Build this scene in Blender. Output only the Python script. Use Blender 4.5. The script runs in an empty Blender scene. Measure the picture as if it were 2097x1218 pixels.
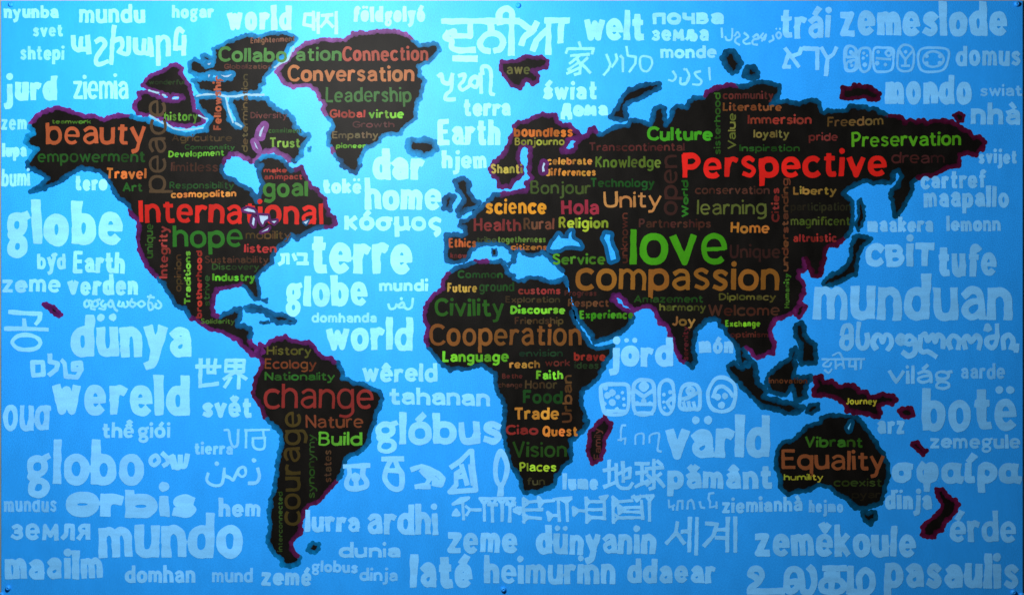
import bpy, math, random
import numpy as np

# ------------------------------------------------------------------ camera, light, exposure
S = 2.443 / 2097.0            # metres per unit of the panel drawing (the panel is about 2.44 m wide)
CZ = 1.50                     # height of the panel's middle above the floor
W_, H_ = 2097.0, 1218.0
scene = bpy.context.scene
cam_d = bpy.data.cameras.new('camera')
cam = bpy.data.objects.new('camera', cam_d)
scene.collection.objects.link(cam)
scene.camera = cam
cam.location = (0.0, -3.4, CZ)
cam.rotation_euler = (math.radians(90), 0, 0)
cam_d.sensor_width = 36.0
cam_d.lens = 36.0 * 3.4 / (2097.0 * S)
cam_d.clip_start = 0.05
cam_d.clip_end = 50.0
cam_d.dof.use_dof = True
cam_d.dof.focus_distance = 3.27
cam_d.dof.aperture_fstop = 2.0

world = bpy.data.worlds.new('World')
scene.world = world
world.use_nodes = True
bg = world.node_tree.nodes['Background']
bg.inputs['Color'].default_value = (0.80, 0.90, 1.0, 1)
bg.inputs['Strength'].default_value = 0.035

LX, LY, LD = 640.0, -10.0, 1.27      # lamp: above the left half of the panel, in front of it
ld = bpy.data.lights.new('lamp', 'POINT')
ld.energy = 196.0
ld.color = (1.0, 0.985, 0.96)
ld.shadow_soft_size = 0.16
lo = bpy.data.objects.new('lamp', ld)
scene.collection.objects.link(lo)
lo.location = ((LX - W_ / 2) * S, -LD, CZ + (H_ / 2 - LY) * S)

vs = scene.view_settings
vs.view_transform = 'Standard'
vs.look = 'None'
vs.exposure = 0.0
vs.gamma = 1.0
vs.use_curve_mapping = False
scene.cycles.max_bounces = 4

rnd = random.Random(7)
C = scene.collection

# ------------------------------------------------------------------ materials
def paint_material(name, rough=0.5, spec=0.14, grain=0.10, base=None, streak=0.10, bump=0.10, lay=(1.0, 0.55)):
    m = bpy.data.materials.new(name)
    m.use_nodes = True
    nt = m.node_tree
    N, L = nt.nodes, nt.links
    b = N['Principled BSDF']
    tc = N.new('ShaderNodeTexCoord')
    if base is None:
        at = N.new('ShaderNodeAttribute'); at.attribute_name = 'paint'
        col = at.outputs['Color']
    else:
        rgb = N.new('ShaderNodeRGB'); rgb.outputs[0].default_value = (*base, 1)
        col = rgb.outputs[0]
    def noise(scale, detail, sx=1, sz=1):
        mp = N.new('ShaderNodeMapping'); mp.inputs['Scale'].default_value = (sx, 1, sz)
        L.new(tc.outputs['Object'], mp.inputs['Vector'])
        n = N.new('ShaderNodeTexNoise'); n.inputs['Scale'].default_value = scale
        n.inputs['Detail'].default_value = detail
        L.new(mp.outputs['Vector'], n.inputs['Vector'])
        return n
    def mul(colsock, facsock, lo_, hi_):
        mr = N.new('ShaderNodeMapRange')
        mr.inputs['From Min'].default_value = 0.3; mr.inputs['From Max'].default_value = 0.7
        mr.inputs['To Min'].default_value = lo_; mr.inputs['To Max'].default_value = hi_
        L.new(facsock, mr.inputs['Value'])
        mx = N.new('ShaderNodeVectorMath'); mx.operation = 'SCALE'
        L.new(colsock, mx.inputs[0]); L.new(mr.outputs[0], mx.inputs['Scale'])
        return mx.outputs[0]
    fine = noise(420.0, 3)
    med = noise(26.0, 4, *lay)
    big = noise(3.0, 2)
    c = mul(col, fine.outputs['Fac'], 1 - grain, 1 + grain)
    c = mul(c, med.outputs['Fac'], 1 - streak, 1 + streak)
    c = mul(c, big.outputs['Fac'], 0.96, 1.04)
    L.new(c, b.inputs['Base Color'])
    b.inputs['Roughness'].default_value = rough
    b.inputs['Specular IOR Level'].default_value = spec
    bp = N.new('ShaderNodeBump')
    bp.inputs['Strength'].default_value = bump
    bp.inputs['Distance'].default_value = 0.0012
    st = noise(330.0, 2)
    L.new(st.outputs['Fac'], bp.inputs['Height'])
    L.new(bp.outputs['Normal'], b.inputs['Normal'])
    return m

OCEAN = (0.015, 0.280, 0.84)
M_ocean = paint_material('blue_paint', base=OCEAN, spec=0.17, grain=0.20, streak=0.05, bump=0.12)
M_land = paint_material('black_paint', rough=0.5, spec=0.045, grain=0.25, streak=0.34)
M_word = paint_material('word_paint', spec=0.06, grain=0.10, streak=0.12)
M_pale = paint_material('pale_blue_paint', spec=0.10, grain=0.09, streak=0.085, lay=(0.6, 2.4))
M_line = paint_material('outline_paint', spec=0.06, grain=0.15, streak=0.22)
M_wall = paint_material('wall_paint', base=(0.27, 0.255, 0.23), rough=0.8, grain=0.12, streak=0.08)
M_wood = paint_material('panel_edge', base=(0.33, 0.34, 0.38), rough=0.7, grain=0.15, streak=0.15)

# ------------------------------------------------------------------ basic tools
TX = [0, 350, 700, 1050, 1400, 1737]
TY = [0, 300, 600, 908]
ZF = 3.928

def lin(c):
    return [((v / 255.0) / 12.92 if v <= 10.3 else ((v / 255.0 + 0.055) / 1.055) ** 2.4) for v in c]

def P(px, py, z):
    """point of the drawing -> metres, relative to the foot of the panel"""
    return ((px - W_ / 2) * S, -z, (H_ + 4 - py) * S)

def vnoise(X, Y, scale, seed):
    x = X / scale + 1000.37; y = Y / scale + 2000.71
    xi = np.floor(x).astype(np.int64); yi = np.floor(y).astype(np.int64)
    fx = x - xi; fy = y - yi
    fx = fx * fx * (3 - 2 * fx); fy = fy * fy * (3 - 2 * fy)
    def h(a, b):
        v = np.sin(a * 127.1 + b * 311.7 + seed * 74.7) * 43758.5453
        return v - np.floor(v)
    return ((h(xi, yi) * (1 - fx) + h(xi + 1, yi) * fx) * (1 - fy) +
            (h(xi, yi + 1) * (1 - fx) + h(xi + 1, yi + 1) * fx) * fy) - 0.5

def catmull(pts, closed=False, k=6):
    n = len(pts)
    if n < 3:
        return list(pts)
    out = []
    rng = range(n if closed else n - 1)
    for i in rng:
        if closed:
            p0, p1, p2, p3 = pts[(i - 1) % n], pts[i], pts[(i + 1) % n], pts[(i + 2) % n]
        else:
            p1, p2 = pts[i], pts[i + 1]
            p0 = pts[i - 1] if i else (2 * p1[0] - p2[0], 2 * p1[1] - p2[1])
            p3 = pts[i + 2] if i + 2 < n else (2 * p2[0] - p1[0], 2 * p2[1] - p1[1])
        for s in range(k):
            t = s / k
            t2, t3 = t * t, t * t * t
            out.append(tuple(0.5 * (2 * p1[a] + (p2[a] - p0[a]) * t + (2 * p0[a] - 5 * p1[a] + 4 * p2[a] - p3[a]) * t2
                                    + (3 * p1[a] - p0[a] - 3 * p2[a] + p3[a]) * t3) for a in (0, 1)))
    out.append(pts[0] if closed else pts[-1])
    return out

def link_mesh(name, verts, faces, mat, parent, cols=None):
    me = bpy.data.meshes.new(name)
    me.from_pydata(verts, [], faces)
    if cols is not None:
        a = me.color_attributes.new('paint', 'FLOAT_COLOR', 'POINT')
        c4 = np.ones((len(verts), 4), np.float32); c4[:, :3] = cols
        a.data.foreach_set('color', c4.ravel())
    me.materials.append(mat)
    o = bpy.data.objects.new(name, me)
    C.objects.link(o)
    if parent is not None:
        o.parent = parent
    return o

def region_mesh(F, x0, y0, h, z, owner=None):
    """fills F<0 (marching squares); returns verts, faces, owner index per vertex"""
    ny, nx = F.shape
    ins = F < 0
    if not ins.any():
        return [], [], []
    nid = -np.ones((ny, nx), np.int64)
    jj, ii = np.nonzero(ins)
    nid[jj, ii] = np.arange(len(jj))
    vx = [x0 + ii * h]; vy = [y0 + jj * h]
    ow = [owner[jj, ii] if owner is not None else np.zeros(len(jj), int)]
    cnt = len(jj)
    hx = ins[:, :-1] != ins[:, 1:]
    hj, hi = np.nonzero(hx)
    t = F[hj, hi] / (F[hj, hi] - F[hj, hi + 1]); t = np.clip(t, 0.02, 0.98)
    hid = -np.ones((ny, nx), np.int64); hid[hj, hi] = cnt + np.arange(len(hj)); cnt += len(hj)
    vx.append(x0 + (hi + t) * h); vy.append(y0 + hj * h)
    if owner is not None:
        ow.append(np.where(ins[hj, hi], owner[hj, hi], owner[hj, hi + 1]))
    vv = ins[:-1, :] != ins[1:, :]
    vj, vi = np.nonzero(vv)
    t = F[vj, vi] / (F[vj, vi] - F[vj + 1, vi]); t = np.clip(t, 0.02, 0.98)
    vid = -np.ones((ny, nx), np.int64); vid[vj, vi] = cnt + np.arange(len(vj)); cnt += len(vj)
    vx.append(x0 + vi * h); vy.append(y0 + (vj + t) * h)
    if owner is not None:
        ow.append(np.where(ins[vj, vi], owner[vj, vi], owner[vj + 1, vi]))
    X = np.concatenate(vx); Y = np.concatenate(vy)
    OW = np.concatenate(ow) if owner is not None else np.zeros(cnt, int)
    s4 = ins[:-1, :-1].astype(int) + ins[:-1, 1:] + ins[1:, :-1] + ins[1:, 1:]
    fj, fi = np.nonzero(s4 == 4)
    faces = np.stack([nid[fj, fi], nid[fj + 1, fi], nid[fj + 1, fi + 1], nid[fj, fi + 1]], 1).tolist()
    bj, bi = np.nonzero((s4 > 0) & (s4 < 4))
    for j, i in zip(bj.tolist(), bi.tolist()):
        poly = []
        c = ((j, i), (j + 1, i), (j + 1, i + 1), (j, i + 1))
        e = (vid[j, i], hid[j + 1, i], vid[j, i + 1], hid[j, i])
        for k in range(4):
            if nid[c[k]] >= 0:
                poly.append(int(nid[c[k]]))
            if e[k] >= 0 and (nid[c[k]] >= 0) != (nid[c[(k + 1) % 4]] >= 0):
                poly.append(int(e[k]))
        if len(poly) >= 3:
            faces.append(poly)
    V = np.stack([(X - W_ / 2) * S, np.full(cnt, -z), (H_ + 4 - Y) * S], 1)
    return V.tolist(), faces, OW

def strokes_field(strokes, h, wob, seed, pad=3.0, flat=0.0):
    """strokes: (points, radius, owner). Field of the union of brush strokes."""
    xs = [p[0] for st in strokes for p in st[0]]; ys = [p[1] for st in strokes for p in st[0]]
    R = max(st[1] for st in strokes)
    x0 = min(xs) - R * 1.5 - pad; y0 = min(ys) - R * 1.5 - pad
    nx = int((max(xs) + R * 1.5 + pad - x0) / h) + 2; ny = int((max(ys) + R * 1.5 + pad - y0) / h) + 2
    F = np.full((ny, nx), 1e3); OW = np.zeros((ny, nx), int)
    gx = x0 + np.arange(nx) * h; gy = y0 + np.arange(ny) * h
    for pts, r, own in strokes:
        segs = [(pts[i], pts[i + 1]) for i in range(len(pts) - 1)] or [(pts[0], (pts[0][0] + 1e-3, pts[0][1]))]
        closed = len(pts) > 3 and abs(pts[0][0] - pts[-1][0]) + abs(pts[0][1] - pts[-1][1]) < 1e-6
        tap = 0.0 if closed or not flat else ((int(abs(pts[0][0] * 7.3 + pts[0][1] * 3.1) * 10) % 21) - 10) / 10 * 0.11
        for k, (a, b) in enumerate(segs):
            ax, ay = a; bx, by = b
            L = math.hypot(bx - ax, by - ay) or 1e-6
            ux, uy = (bx - ax) / L, (by - ay) / L
            cut = []
            if flat and len(pts) > 1 and not closed:
                e = r * 0.9
                if k == 0:
                    ax -= ux * e; ay -= uy * e
                    cut.append((a[0], a[1], -ux, -uy))
                if k == len(segs) - 1:
                    bx += ux * e; by += uy * e
                    cut.append((b[0], b[1], ux, uy))
            m = r * 1.6 + 2 * h + 2
            i0 = max(0, int((min(ax, bx) - m - x0) / h)); i1 = min(nx, int((max(ax, bx) + m - x0) / h) + 2)
            j0 = max(0, int((min(ay, by) - m - y0) / h)); j1 = min(ny, int((max(ay, by) + m - y0) / h) + 2)
            X = gx[i0:i1][None, :]; Y = gy[j0:j1][:, None]
            LL = (bx - ax) ** 2 + (by - ay) ** 2
            t = np.clip(((X - ax) * (bx - ax) + (Y - ay) * (by - ay)) / max(LL, 1e-9), 0, 1)
            rt = r * (1 + tap * (1 - 2 * (k + t) / len(segs)))
            d = np.hypot(X - ax - t * (bx - ax), Y - ay - t * (by - ay)) - rt
            for cx, cy, vx, vy in cut:
                d = np.maximum(d, (X - cx) * vx + (Y - cy) * vy - r * flat)
            sub = F[j0:j1, i0:i1]
            msk = d < sub
            sub[msk] = d[msk]
            OW[j0:j1, i0:i1][msk] = own
    X, Y = np.meshgrid(gx, gy)
    if wob:
        F = F + wob * (vnoise(X, Y, R * 1.9 + 2, seed) * 1.5 + vnoise(X, Y, R * 0.9 + 1.2, seed + 9) * 0.7)
    return F, OW, x0, y0

# ------------------------------------------------------------------ the painter's alphabet: single brush strokes
A, D = 1.40, -0.42
def E(cx, cy, rx, ry, a0=0, a1=360, n=22, q=2.25):
    out = []
    for i in range(n + 1):
        a = math.radians(a0 + (a1 - a0) * i / n)
        c, s = math.cos(a), math.sin(a)
        out.append((cx + rx * math.copysign(abs(c) ** (2 / q), c), cy + ry * math.copysign(abs(s) ** (2 / q), s)))
    if a1 - a0 == 360:
        out[-1] = out[0]
    return out
def s(*p): return catmull(list(p))
def hump(x, w): return s((x, .55), (x + .06 * w, .80), (x + .45 * w, 1.0), (x + .85 * w, .88), (x + w, .6), (x + w, 0))
def dot(x, y=1.36): return [(x, y)]
G = {
 'a': (.74, [s((.06, .84), (.32, 1.0), (.62, .93), (.72, .66), (.74, 0)), s((.72, .58), (.38, .57), (.08, .42), (.04, .2), (.26, 0), (.55, .07), (.73, .27))]),
 'b': (.80, [[(0, A), (0, 0)], E(.4, .5, .4, .5)]),
 'c': (.70, [E(.42, .5, .42, .5, 48, 312)]),
 'd': (.80, [[(.8, A), (.8, 0)], E(.4, .5, .4, .5)]),
 'e': (.78, [[(.02, .5), (.77, .5)], E(.39, .5, .39, .5, 0, 308)]),
 'f': (.52, [s((.56, 1.33), (.42, A), (.24, 1.32), (.2, 1.1)) + [(.2, 0)], [(0, .98), (.5, .98)]]),
 'g': (.80, [E(.4, .5, .4, .5), [(.8, 1)] + s((.8, .1), (.77, -.25), (.45, D), (.08, -.36))]),
 'G2': (.78, [E(.36, .66, .34, .34), s((.6, .9), (.72, 1.0), (.86, 1.04)), s((.16, .40), (.06, .22), (.24, .08), (.5, .05), (.72, -.08), (.70, -.3), (.4, D), (.08, -.34), (.05, -.14), (.24, .06))]),
 'h': (.72, [[(0, A), (0, 0)], hump(0, .72)]),
 'i': (0, [[(0, 1), (0, 0)], dot(0)]),
 'ı': (0, [[(0, 1), (0, 0)]]),
 'j': (.22, [[(.22, 1)] + s((.22, -.1), (.16, -.36), (-.1, D)), dot(.22)]),
 'k': (.70, [[(0, A), (0, 0)], [(.66, 1), (.04, .44)], [(.22, .58), (.70, 0)]]),
 'l': (0, [[(0, A), (0, 0)]]),
 'm': (1.16, [[(0, 1), (0, 0)], hump(0, .58), hump(.58, .58)]),
 'n': (.70, [[(0, 1), (0, 0)], hump(0, .70)]),
 'o': (.80, [E(.4, .5, .4, .5)]),
 'p': (.80, [[(0, 1), (0, D)], E(.4, .5, .4, .5)]),
 'q': (.80, [[(.8, 1), (.8, D)], E(.4, .5, .4, .5)]),
 'r': (.46, [[(0, 1), (0, 0)], s((0, .58), (.12, .88), (.3, 1.0), (.48, .94))]),
 's': (.62, [s((.60, .86), (.38, 1), (.12, .93), (.05, .74), (.26, .56), (.52, .42), (.60, .2), (.36, 0), (.02, .12))]),
 't': (.50, [[(.2, 1.30)] + s((.2, .25), (.28, .04), (.52, .04)), [(0, .98), (.48, .98)]]),
 'u': (.72, [[(0, 1)] + s((0, .4), (.08, .1), (.33, 0), (.6, .1), (.72, .4)), [(.72, 1), (.72, 0)]]),
 'v': (.74, [[(0, 1), (.37, 0), (.74, 1)]]),
 'w': (1.10, [[(0, 1), (.28, 0), (.55, .92), (.83, 0), (1.10, 1)]]),
 'x': (.70, [[(0, 1), (.7, 0)], [(.7, 1), (0, 0)]]),
 'y': (.74, [[(0, 1), (.38, .06)], [(.74, 1)] + s((.38, .0), (.24, -.34), (-.02, D))]),
 'z': (.66, [[(0, 1), (.64, 1), (0, 0), (.66, 0)]]),
 'A': (.95, [[(0, 0), (.48, A), (.95, 0)], [(.18, .45), (.78, .45)]]),
 'B': (.78, [[(0, A), (0, 0)], s((0, A), (.5, A), (.68, 1.08), (.5, .76), (0, .74)), s((0, .74), (.55, .72), (.78, .38), (.55, 0), (0, 0))]),
 'C': (.92, [E(.54, .7, .54, .7, 44, 316)]),
 'D': (.92, [[(0, A), (0, 0)], s((0, A), (.5, 1.34), (.88, .95), (.88, .45), (.5, .06), (0, 0))]),
 'E': (.70, [[(.70, A), (0, A), (0, 0), (.72, 0)], [(0, .74), (.62, .74)]]),
 'F': (.66, [[(.68, A), (0, A), (0, 0)], [(0, .72), (.56, .72)]]),
 'G': (.96, [E(.52, .7, .52, .7, 42, 345), [(.52, .62), (1.0, .62), (1.0, .2)]]),
 'H': (.84, [[(0, A), (0, 0)], [(.84, A), (.84, 0)], [(0, .72), (.84, .72)]]),
 'I': (0, [[(0, A), (0, 0)]]),
 'J': (.5, [[(.5, A)] + s((.5, .35), (.38, .04), (.18, 0), (0, .14))]),
 'K': (.78, [[(0, A), (0, 0)], [(.74, A), (.04, .62)], [(.24, .78), (.78, 0)]]),
 'L': (.62, [[(0, A), (0, 0), (.64, 0)]]),
 'N': (.86, [[(0, 0), (0, A), (.86, 0), (.86, A)]]),
 'P': (.74, [[(0, A), (0, 0)], s((0, A), (.5, A), (.74, 1.04), (.5, .66), (0, .62))]),
 'Q': (1.0, [E(.5, .7, .5, .7), [(.62, .3), (1.0, -.08)]]),
 'R': (.78, [[(0, A), (0, 0)], s((0, A), (.5, A), (.72, 1.06), (.5, .70), (0, .66)), [(.36, .66), (.78, 0)]]),
 'S': (.76, [s((.72, 1.22), (.42, A), (.1, 1.28), (.06, 1.0), (.36, .76), (.68, .52), (.72, .2), (.4, 0), (.02, .16))]),
 'T': (.86, [[(0, A), (.86, A)], [(.43, A), (.43, 0)]]),
 'U': (.84, [[(0, A)] + s((0, .5), (.1, .12), (.42, 0), (.74, .12), (.84, .5)) + [(.84, A)]]),
 'V': (.90, [[(0, A), (.45, 0), (.90, A)]]),
 'W': (1.34, [[(0, A), (.34, 0), (.67, 1.25), (1.0, 0), (1.34, A)]]),
 '~': (.3, [s((0, 1.28), (.1, 1.36), (.2, 1.28), (.3, 1.36))]),
 ' ': (.12, []),
 # cyrillic and greek
 'п': (.72, [[(0, 0), (0, 1), (.72, 1), (.72, 0)]]),
 'ч': (.66, [[(0, 1)] + s((0, .65), (.2, .48), (.64, .5)), [(.66, 1), (.66, 0)]]),
 'в': (.70, [[(0, 1), (0, 0)], s((0, 1), (.45, 1), (.6, .78), (.42, .54), (0, .53)), s((0, .53), (.5, .5), (.7, .26), (.48, 0), (0, 0))]),
 'з': (.62, [s((.04, .86), (.32, 1), (.58, .8), (.42, .55), (.2, .53)), s((.2, .53), (.55, .46), (.6, .16), (.3, 0), (0, .14))]),
 'м': (.95, [[(0, 0), (.06, 1), (.47, .25), (.88, 1), (.95, 0)]]),
 'ц': (.80, [[(0, 1), (0, .02), (.70, .02)], [(.68, 1), (.72, -.18)]]),
 'л': (.72, [[(.72, 0), (.72, 1), (.24, 1)] + s((.24, .9), (.2, .3), (0, .02))]),
 'љ': (1.1, [[(.6, 0), (.6, 1), (.22, 1)] + s((.22, .9), (.18, .3), (0, .02)), s((.6, .56), (.95, .55), (1.1, .28), (.92, 0), (.6, 0))]),
 'ь': (.62, [[(0, 1), (0, 0)], s((0, .56), (.46, .55), (.62, .28), (.42, 0), (0, 0))]),
 'я': (.68, [[(.68, 1), (.68, 0)], s((.68, 1), (.25, 1), (.06, .76), (.25, .5), (.68, .5)), [(.34, .5), (0, 0)]]),
 'д': (.9, [[(.78, -.1), (.78, 1.2), (.32, 1.2), (.16, .1)], [(-.02, -.32), (0, .05), (.9, .05), (.92, -.32)]]),
 'н': (.70, [[(0, 1), (0, 0)], [(.7, 1), (.7, 0)], [(0, .5), (.7, .5)]]),
 'т': (.76, [[(0, 1), (.76, 1)], [(.38, 1), (.38, 0)]]),
 'κ': (.66, [[(0, 1), (0, 0)], [(.62, 1), (.04, .46)], [(.18, .56), (.68, 0)]]),
 'σ': (.95, [E(.4, .48, .4, .48), s((.38, .96), (.6, 1.0), (.95, .98))]),
 'μ': (.80, [[(0, 1), (0, D)], s((0, .4), (.1, .06), (.36, 0), (.64, .1), (.72, .4)), [(.72, 1), (.74, .06), (.86, .02)]]),
 'ς': (.72, [s((.7, .9), (.4, 1), (.08, .72), (.08, .38), (.36, .1), (.66, -.05), (.64, -.28), (.5, -.36))]),
 'φ': (1.0, [s((.2, 1.0), (.02, .7), (.06, .28), (.3, .03), (.6, .02), (.92, .22), (1.0, .6), (.85, .95), (.64, .98), (.5, .75), (.5, .4)) + [(.5, D)]]),
 'α': (.92, [E(.38, .5, .38, .5), [(.82, 1)] + s((.74, .5), (.76, .12), (.95, .04))]),
 'ι': (.24, [[(0, 1)] + s((0, .3), (.06, .06), (.26, .06))]),
 'ρ': (.78, [s((0, D), (0, .4), (.08, .85), (.4, 1), (.76, .72), (.72, .24), (.38, 0), (.04, .2))]),
 'ɑ': (.84, [E(.36, .48, .36, .48), [(.70, 1.02), (.72, .02)], [(.38, .96), (.86, .98)]]),
}
MARK = {
 'acute': lambda x: [[(x - .06, 1.22), (x + .14, 1.42)]],
 'grave': lambda x: [[(x + .08, 1.22), (x - .12, 1.42)]],
 'uml': lambda x: [[(x - .30, 1.36)], [(x + .30, 1.36)]],
 'hat': lambda x: [[(x - .2, 1.20), (x, 1.40), (x + .2, 1.20)]],
 'caron': lambda x: [[(x - .2, 1.42), (x, 1.22), (x + .2, 1.42)]],
 'tilde': lambda x: [s((x - .22, 1.26), (x - .08, 1.36), (x + .06, 1.28), (x + .2, 1.38))],
 'breve': lambda x: [s((x - .2, 1.42), (x, 1.24), (x + .2, 1.42))],
 'hatt': lambda x: [[(x - .2, 1.18), (x, 1.34), (x + .2, 1.18)], s((x - .1, 1.46), (x + .05, 1.54), (x + .2, 1.46))],
}
COMP = {'á': ('a', 'acute', .4), 'ó': ('o', 'acute', .4), 'é': ('e', 'acute', .4), 'à': ('a', 'grave', .36), 'ỹ': ('y', 'tilde', .78), 'ü': ('u', 'uml', .36),
        'ö': ('o', 'uml', .4), 'ë': ('e', 'uml', .4), 'ä': ('a', 'uml', .38), 'ê': ('e', 'hat', .4), 'â': ('a', 'hat', .38), 'ě': ('e', 'caron', .4),
        'ă': ('a', 'breve', .38), 'ś': ('s', 'acute', .32), 'ế': ('e', 'hatt', .4), 'ớ': ('o', 'acute', .5), 'ï': ('ı', 'uml', 0), 'ί': ('ι', 'acute', .1)}
ALIAS = {'о': 'o', 'а': 'a', 'е': 'e', 'ο': 'o', 'с': 'c', 'і': 'i', 'ύ': 'u'}
def glyph(ch):
    ch = ALIAS.get(ch, ch)
    if ch in COMP:
        b, mk, x = COMP[ch]
        return G[b][0], G[b][1] + MARK[mk](x)
    return G[ch]

THIN = {'e': (.70, .92), 'a': (.92, .84), 's': (.9,), 'g': (.92, .9), 'm': (.94, .88, .88), 'B': (.9, .82, .82), 'в': (.95, .8, .8), 'з': (.82, .82), 'G2': (.82, .8, .78),
        'w': (.9,), 'k': (1, .88, .88), 'E': (.95, .85), 'R': (.95, .85, .88), 'z': (.92,), 'x': (.9, .9), 'S': (.92,), 't': (1, .85), 'f': (1, .85), 'я': (.95, .8, .85)}
def letter_strokes(text, length, xh, w, rg, asc=1.4, caph=1.4, gap=0.10, jit=1.0):
    """brush strokes of a word in its own (u, v) frame: u along the line, v up from the base line"""
    chars = []
    for ch in text:
        chars.append(ch)
    gl = [glyph(c) for c in chars]
    thin = [THIN.get('G2' if (c == 'g' and G['g'] is G['G2']) else COMP.get(ALIAS.get(c, c), (ALIAS.get(c, c),))[0], ()) for c in chars]
    n = len(chars)
    tot = sum(g[0] for g in gl)
    gp = gap * xh
    for _ in range(12):
        sc = (length - n * w - (n - 1) * gp) / max(tot * (xh - w * 0.6), 1e-3) if tot else 1
        if sc >= 0.56:
            break
        gp = max(gp - 0.03 * xh, 0.035 * xh)
        w *= 0.975
    sc = max(sc, .3)
    out = []
    u = 0.0
    for k, (ch, (gw, sts)) in enumerate(zip(chars, gl)):
        cw = gw * sc * (xh - w * 0.6)
        if ch == ' ':
            u += cw + gp; continue
        r = w / 2 * (1 + rg.uniform(-.07, .07) * jit)
        top = asc if (ch.islower() or not ch.isalpha()) else caph
        dv = rg.uniform(-.018, .018) * xh * jit
        sx = 1 + rg.uniform(-.03, .03) * jit
        sy = 1 + rg.uniform(-.035, .035) * jit
        rot = math.radians(rg.uniform(-2.6, 2.6) * jit)
        def vmap(y):
            if y < 0:
                return r + (y / D) * (D * xh + r - r)
            if ch.isupper():
                return r + (top * xh - 2 * r) * y / A
            if y <= 1:
                return r + (xh - 2 * r) * y
            return xh - r + (y - 1) / (A - 1) * (top - 1) * xh
        for si, st in enumerate(sts):
            tw = thin[k][si] if si < len(thin[k]) else 1.0
            pts = []
            for (x, y) in st:
                if w > .33 * xh and ch in 'ij' and y == 1: y = .88
                vv = vmap(y)
                uu = w / 2 + (x * sc * (xh - w * 0.6)) * sx
                cu, cv = cw / 2 + w / 2, xh / 2
                du, dvv = uu - cu, vv * sy - cv
                pts.append((u + cu + du * math.cos(rot) - dvv * math.sin(rot),
                            cv + dvv * math.cos(rot) + du * math.sin(rot) + dv))
            rr = r * tw
            if len(pts) == 1:
                rr = r * 1.10
                up = min(1.75 * r, .08 * xh + 1.05 * r)
                if ch in COMP: rr = min(r * .92, .12 * xh); up = .13 * xh + rr
                if len(st) == 1 and pts[0][1] - dv < xh + up: pts = [(pts[0][0], xh + up + dv)]
            elif xh > 9:
                q = 0.012 * xh * jit
                a0, b0 = rg.uniform(-q, q), rg.uniform(-q, q)
                pts = [(p[0] + a0 * i / len(pts), p[1] + b0 * i / len(pts)) for i, p in enumerate(pts)] if pts[0] != pts[-1] else pts
            out.append((pts, rr, k))
        u += cw + w + gp
    return out, n

# light reaching a spot of the panel from the lamp, used to paint ocean words paler near it and to estimate a pigment's own colour from its colour in the photo
def lamp_level(px, py):
    q = (((px - LX) * S) ** 2 + ((py - LY) * S) ** 2) / LD ** 2
    return 3.15 * (1 + q) ** -1.5 + 0.09

def pigment(rgb, px, py):
    E_ = lamp_level(px, py)
    return [min(0.85, max(0.0008, v / E_)) for v in lin(rgb)]

def letter_colours(base, n, rg, var):
    cols = []
    for k in range(n):
        f = 1 + rg.uniform(-var, var)
        cols.append([min(.9, c * f * (1 + rg.uniform(-var, var) * .35)) for c in base])
    return np.array(cols)

def build_word(name, text, strokes, n, col_list, z, mat, parent, wob, flat, h=None):
    r = np.mean([st[1] for st in strokes])
    h = h or min(1.9, max(0.62, r / 4.2))
    F, OW, x0, y0 = strokes_field(strokes, h, wob * r, rnd.randrange(1000), flat=flat)
    V, Fc, ow = region_mesh(F, x0, y0, h, z, OW)
    o = link_mesh(name, V, Fc, mat, parent, col_list[np.minimum(ow, len(col_list) - 1)])
    return o

# ------------------------------------------------------------------ wall and panel
wall_v = [(-3.2, 0.0045, 0), (3.2, 0.0045, 0), (3.2, 0.0045, 3.0), (-3.2, 0.0045, 3.0)]
wall = link_mesh('wall', wall_v, [(0, 1, 2, 3)], M_wall, None)
wall['kind'] = 'structure'

base_z = CZ + (H_ / 2) * S - (H_ + 4) * S
panel = bpy.data.objects.new('painted_panel', None)
C.objects.link(panel)
panel.location = (0, 0, base_z)
panel.empty_display_size = 0.2
panel['label'] = 'wide blue painted panel showing a black world map filled with coloured words'
panel['category'] = 'painting'

def board():
    import bmesh
    x0, x1 = (2.2 - W_ / 2) * S, (2094.6 - W_ / 2) * S
    z0, z1 = 0.0, (H_ + 4 - 1.8) * S
    bm = bmesh.new()
    bmesh.ops.create_cube(bm, size=1)
    for v in bm.verts:
        v.co = (x0 + (v.co.x + .5) * (x1 - x0), 0.0 + (v.co.y + .5) * 0.004, z0 + (v.co.z + .5) * (z1 - z0))
    bmesh.ops.bevel(bm, geom=bm.edges[:], offset=0.0006, segments=2, affect='EDGES')
    me = bpy.data.meshes.new('board')
    bm.to_mesh(me); bm.free()
    me.materials.append(M_ocean); me.materials.append(M_wood)
    for p in me.polygons:
        p.material_index = 0 if p.normal.y < -0.3 else 1
    o = bpy.data.objects.new('board', me)
    C.objects.link(o); o.parent = panel
board()

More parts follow.
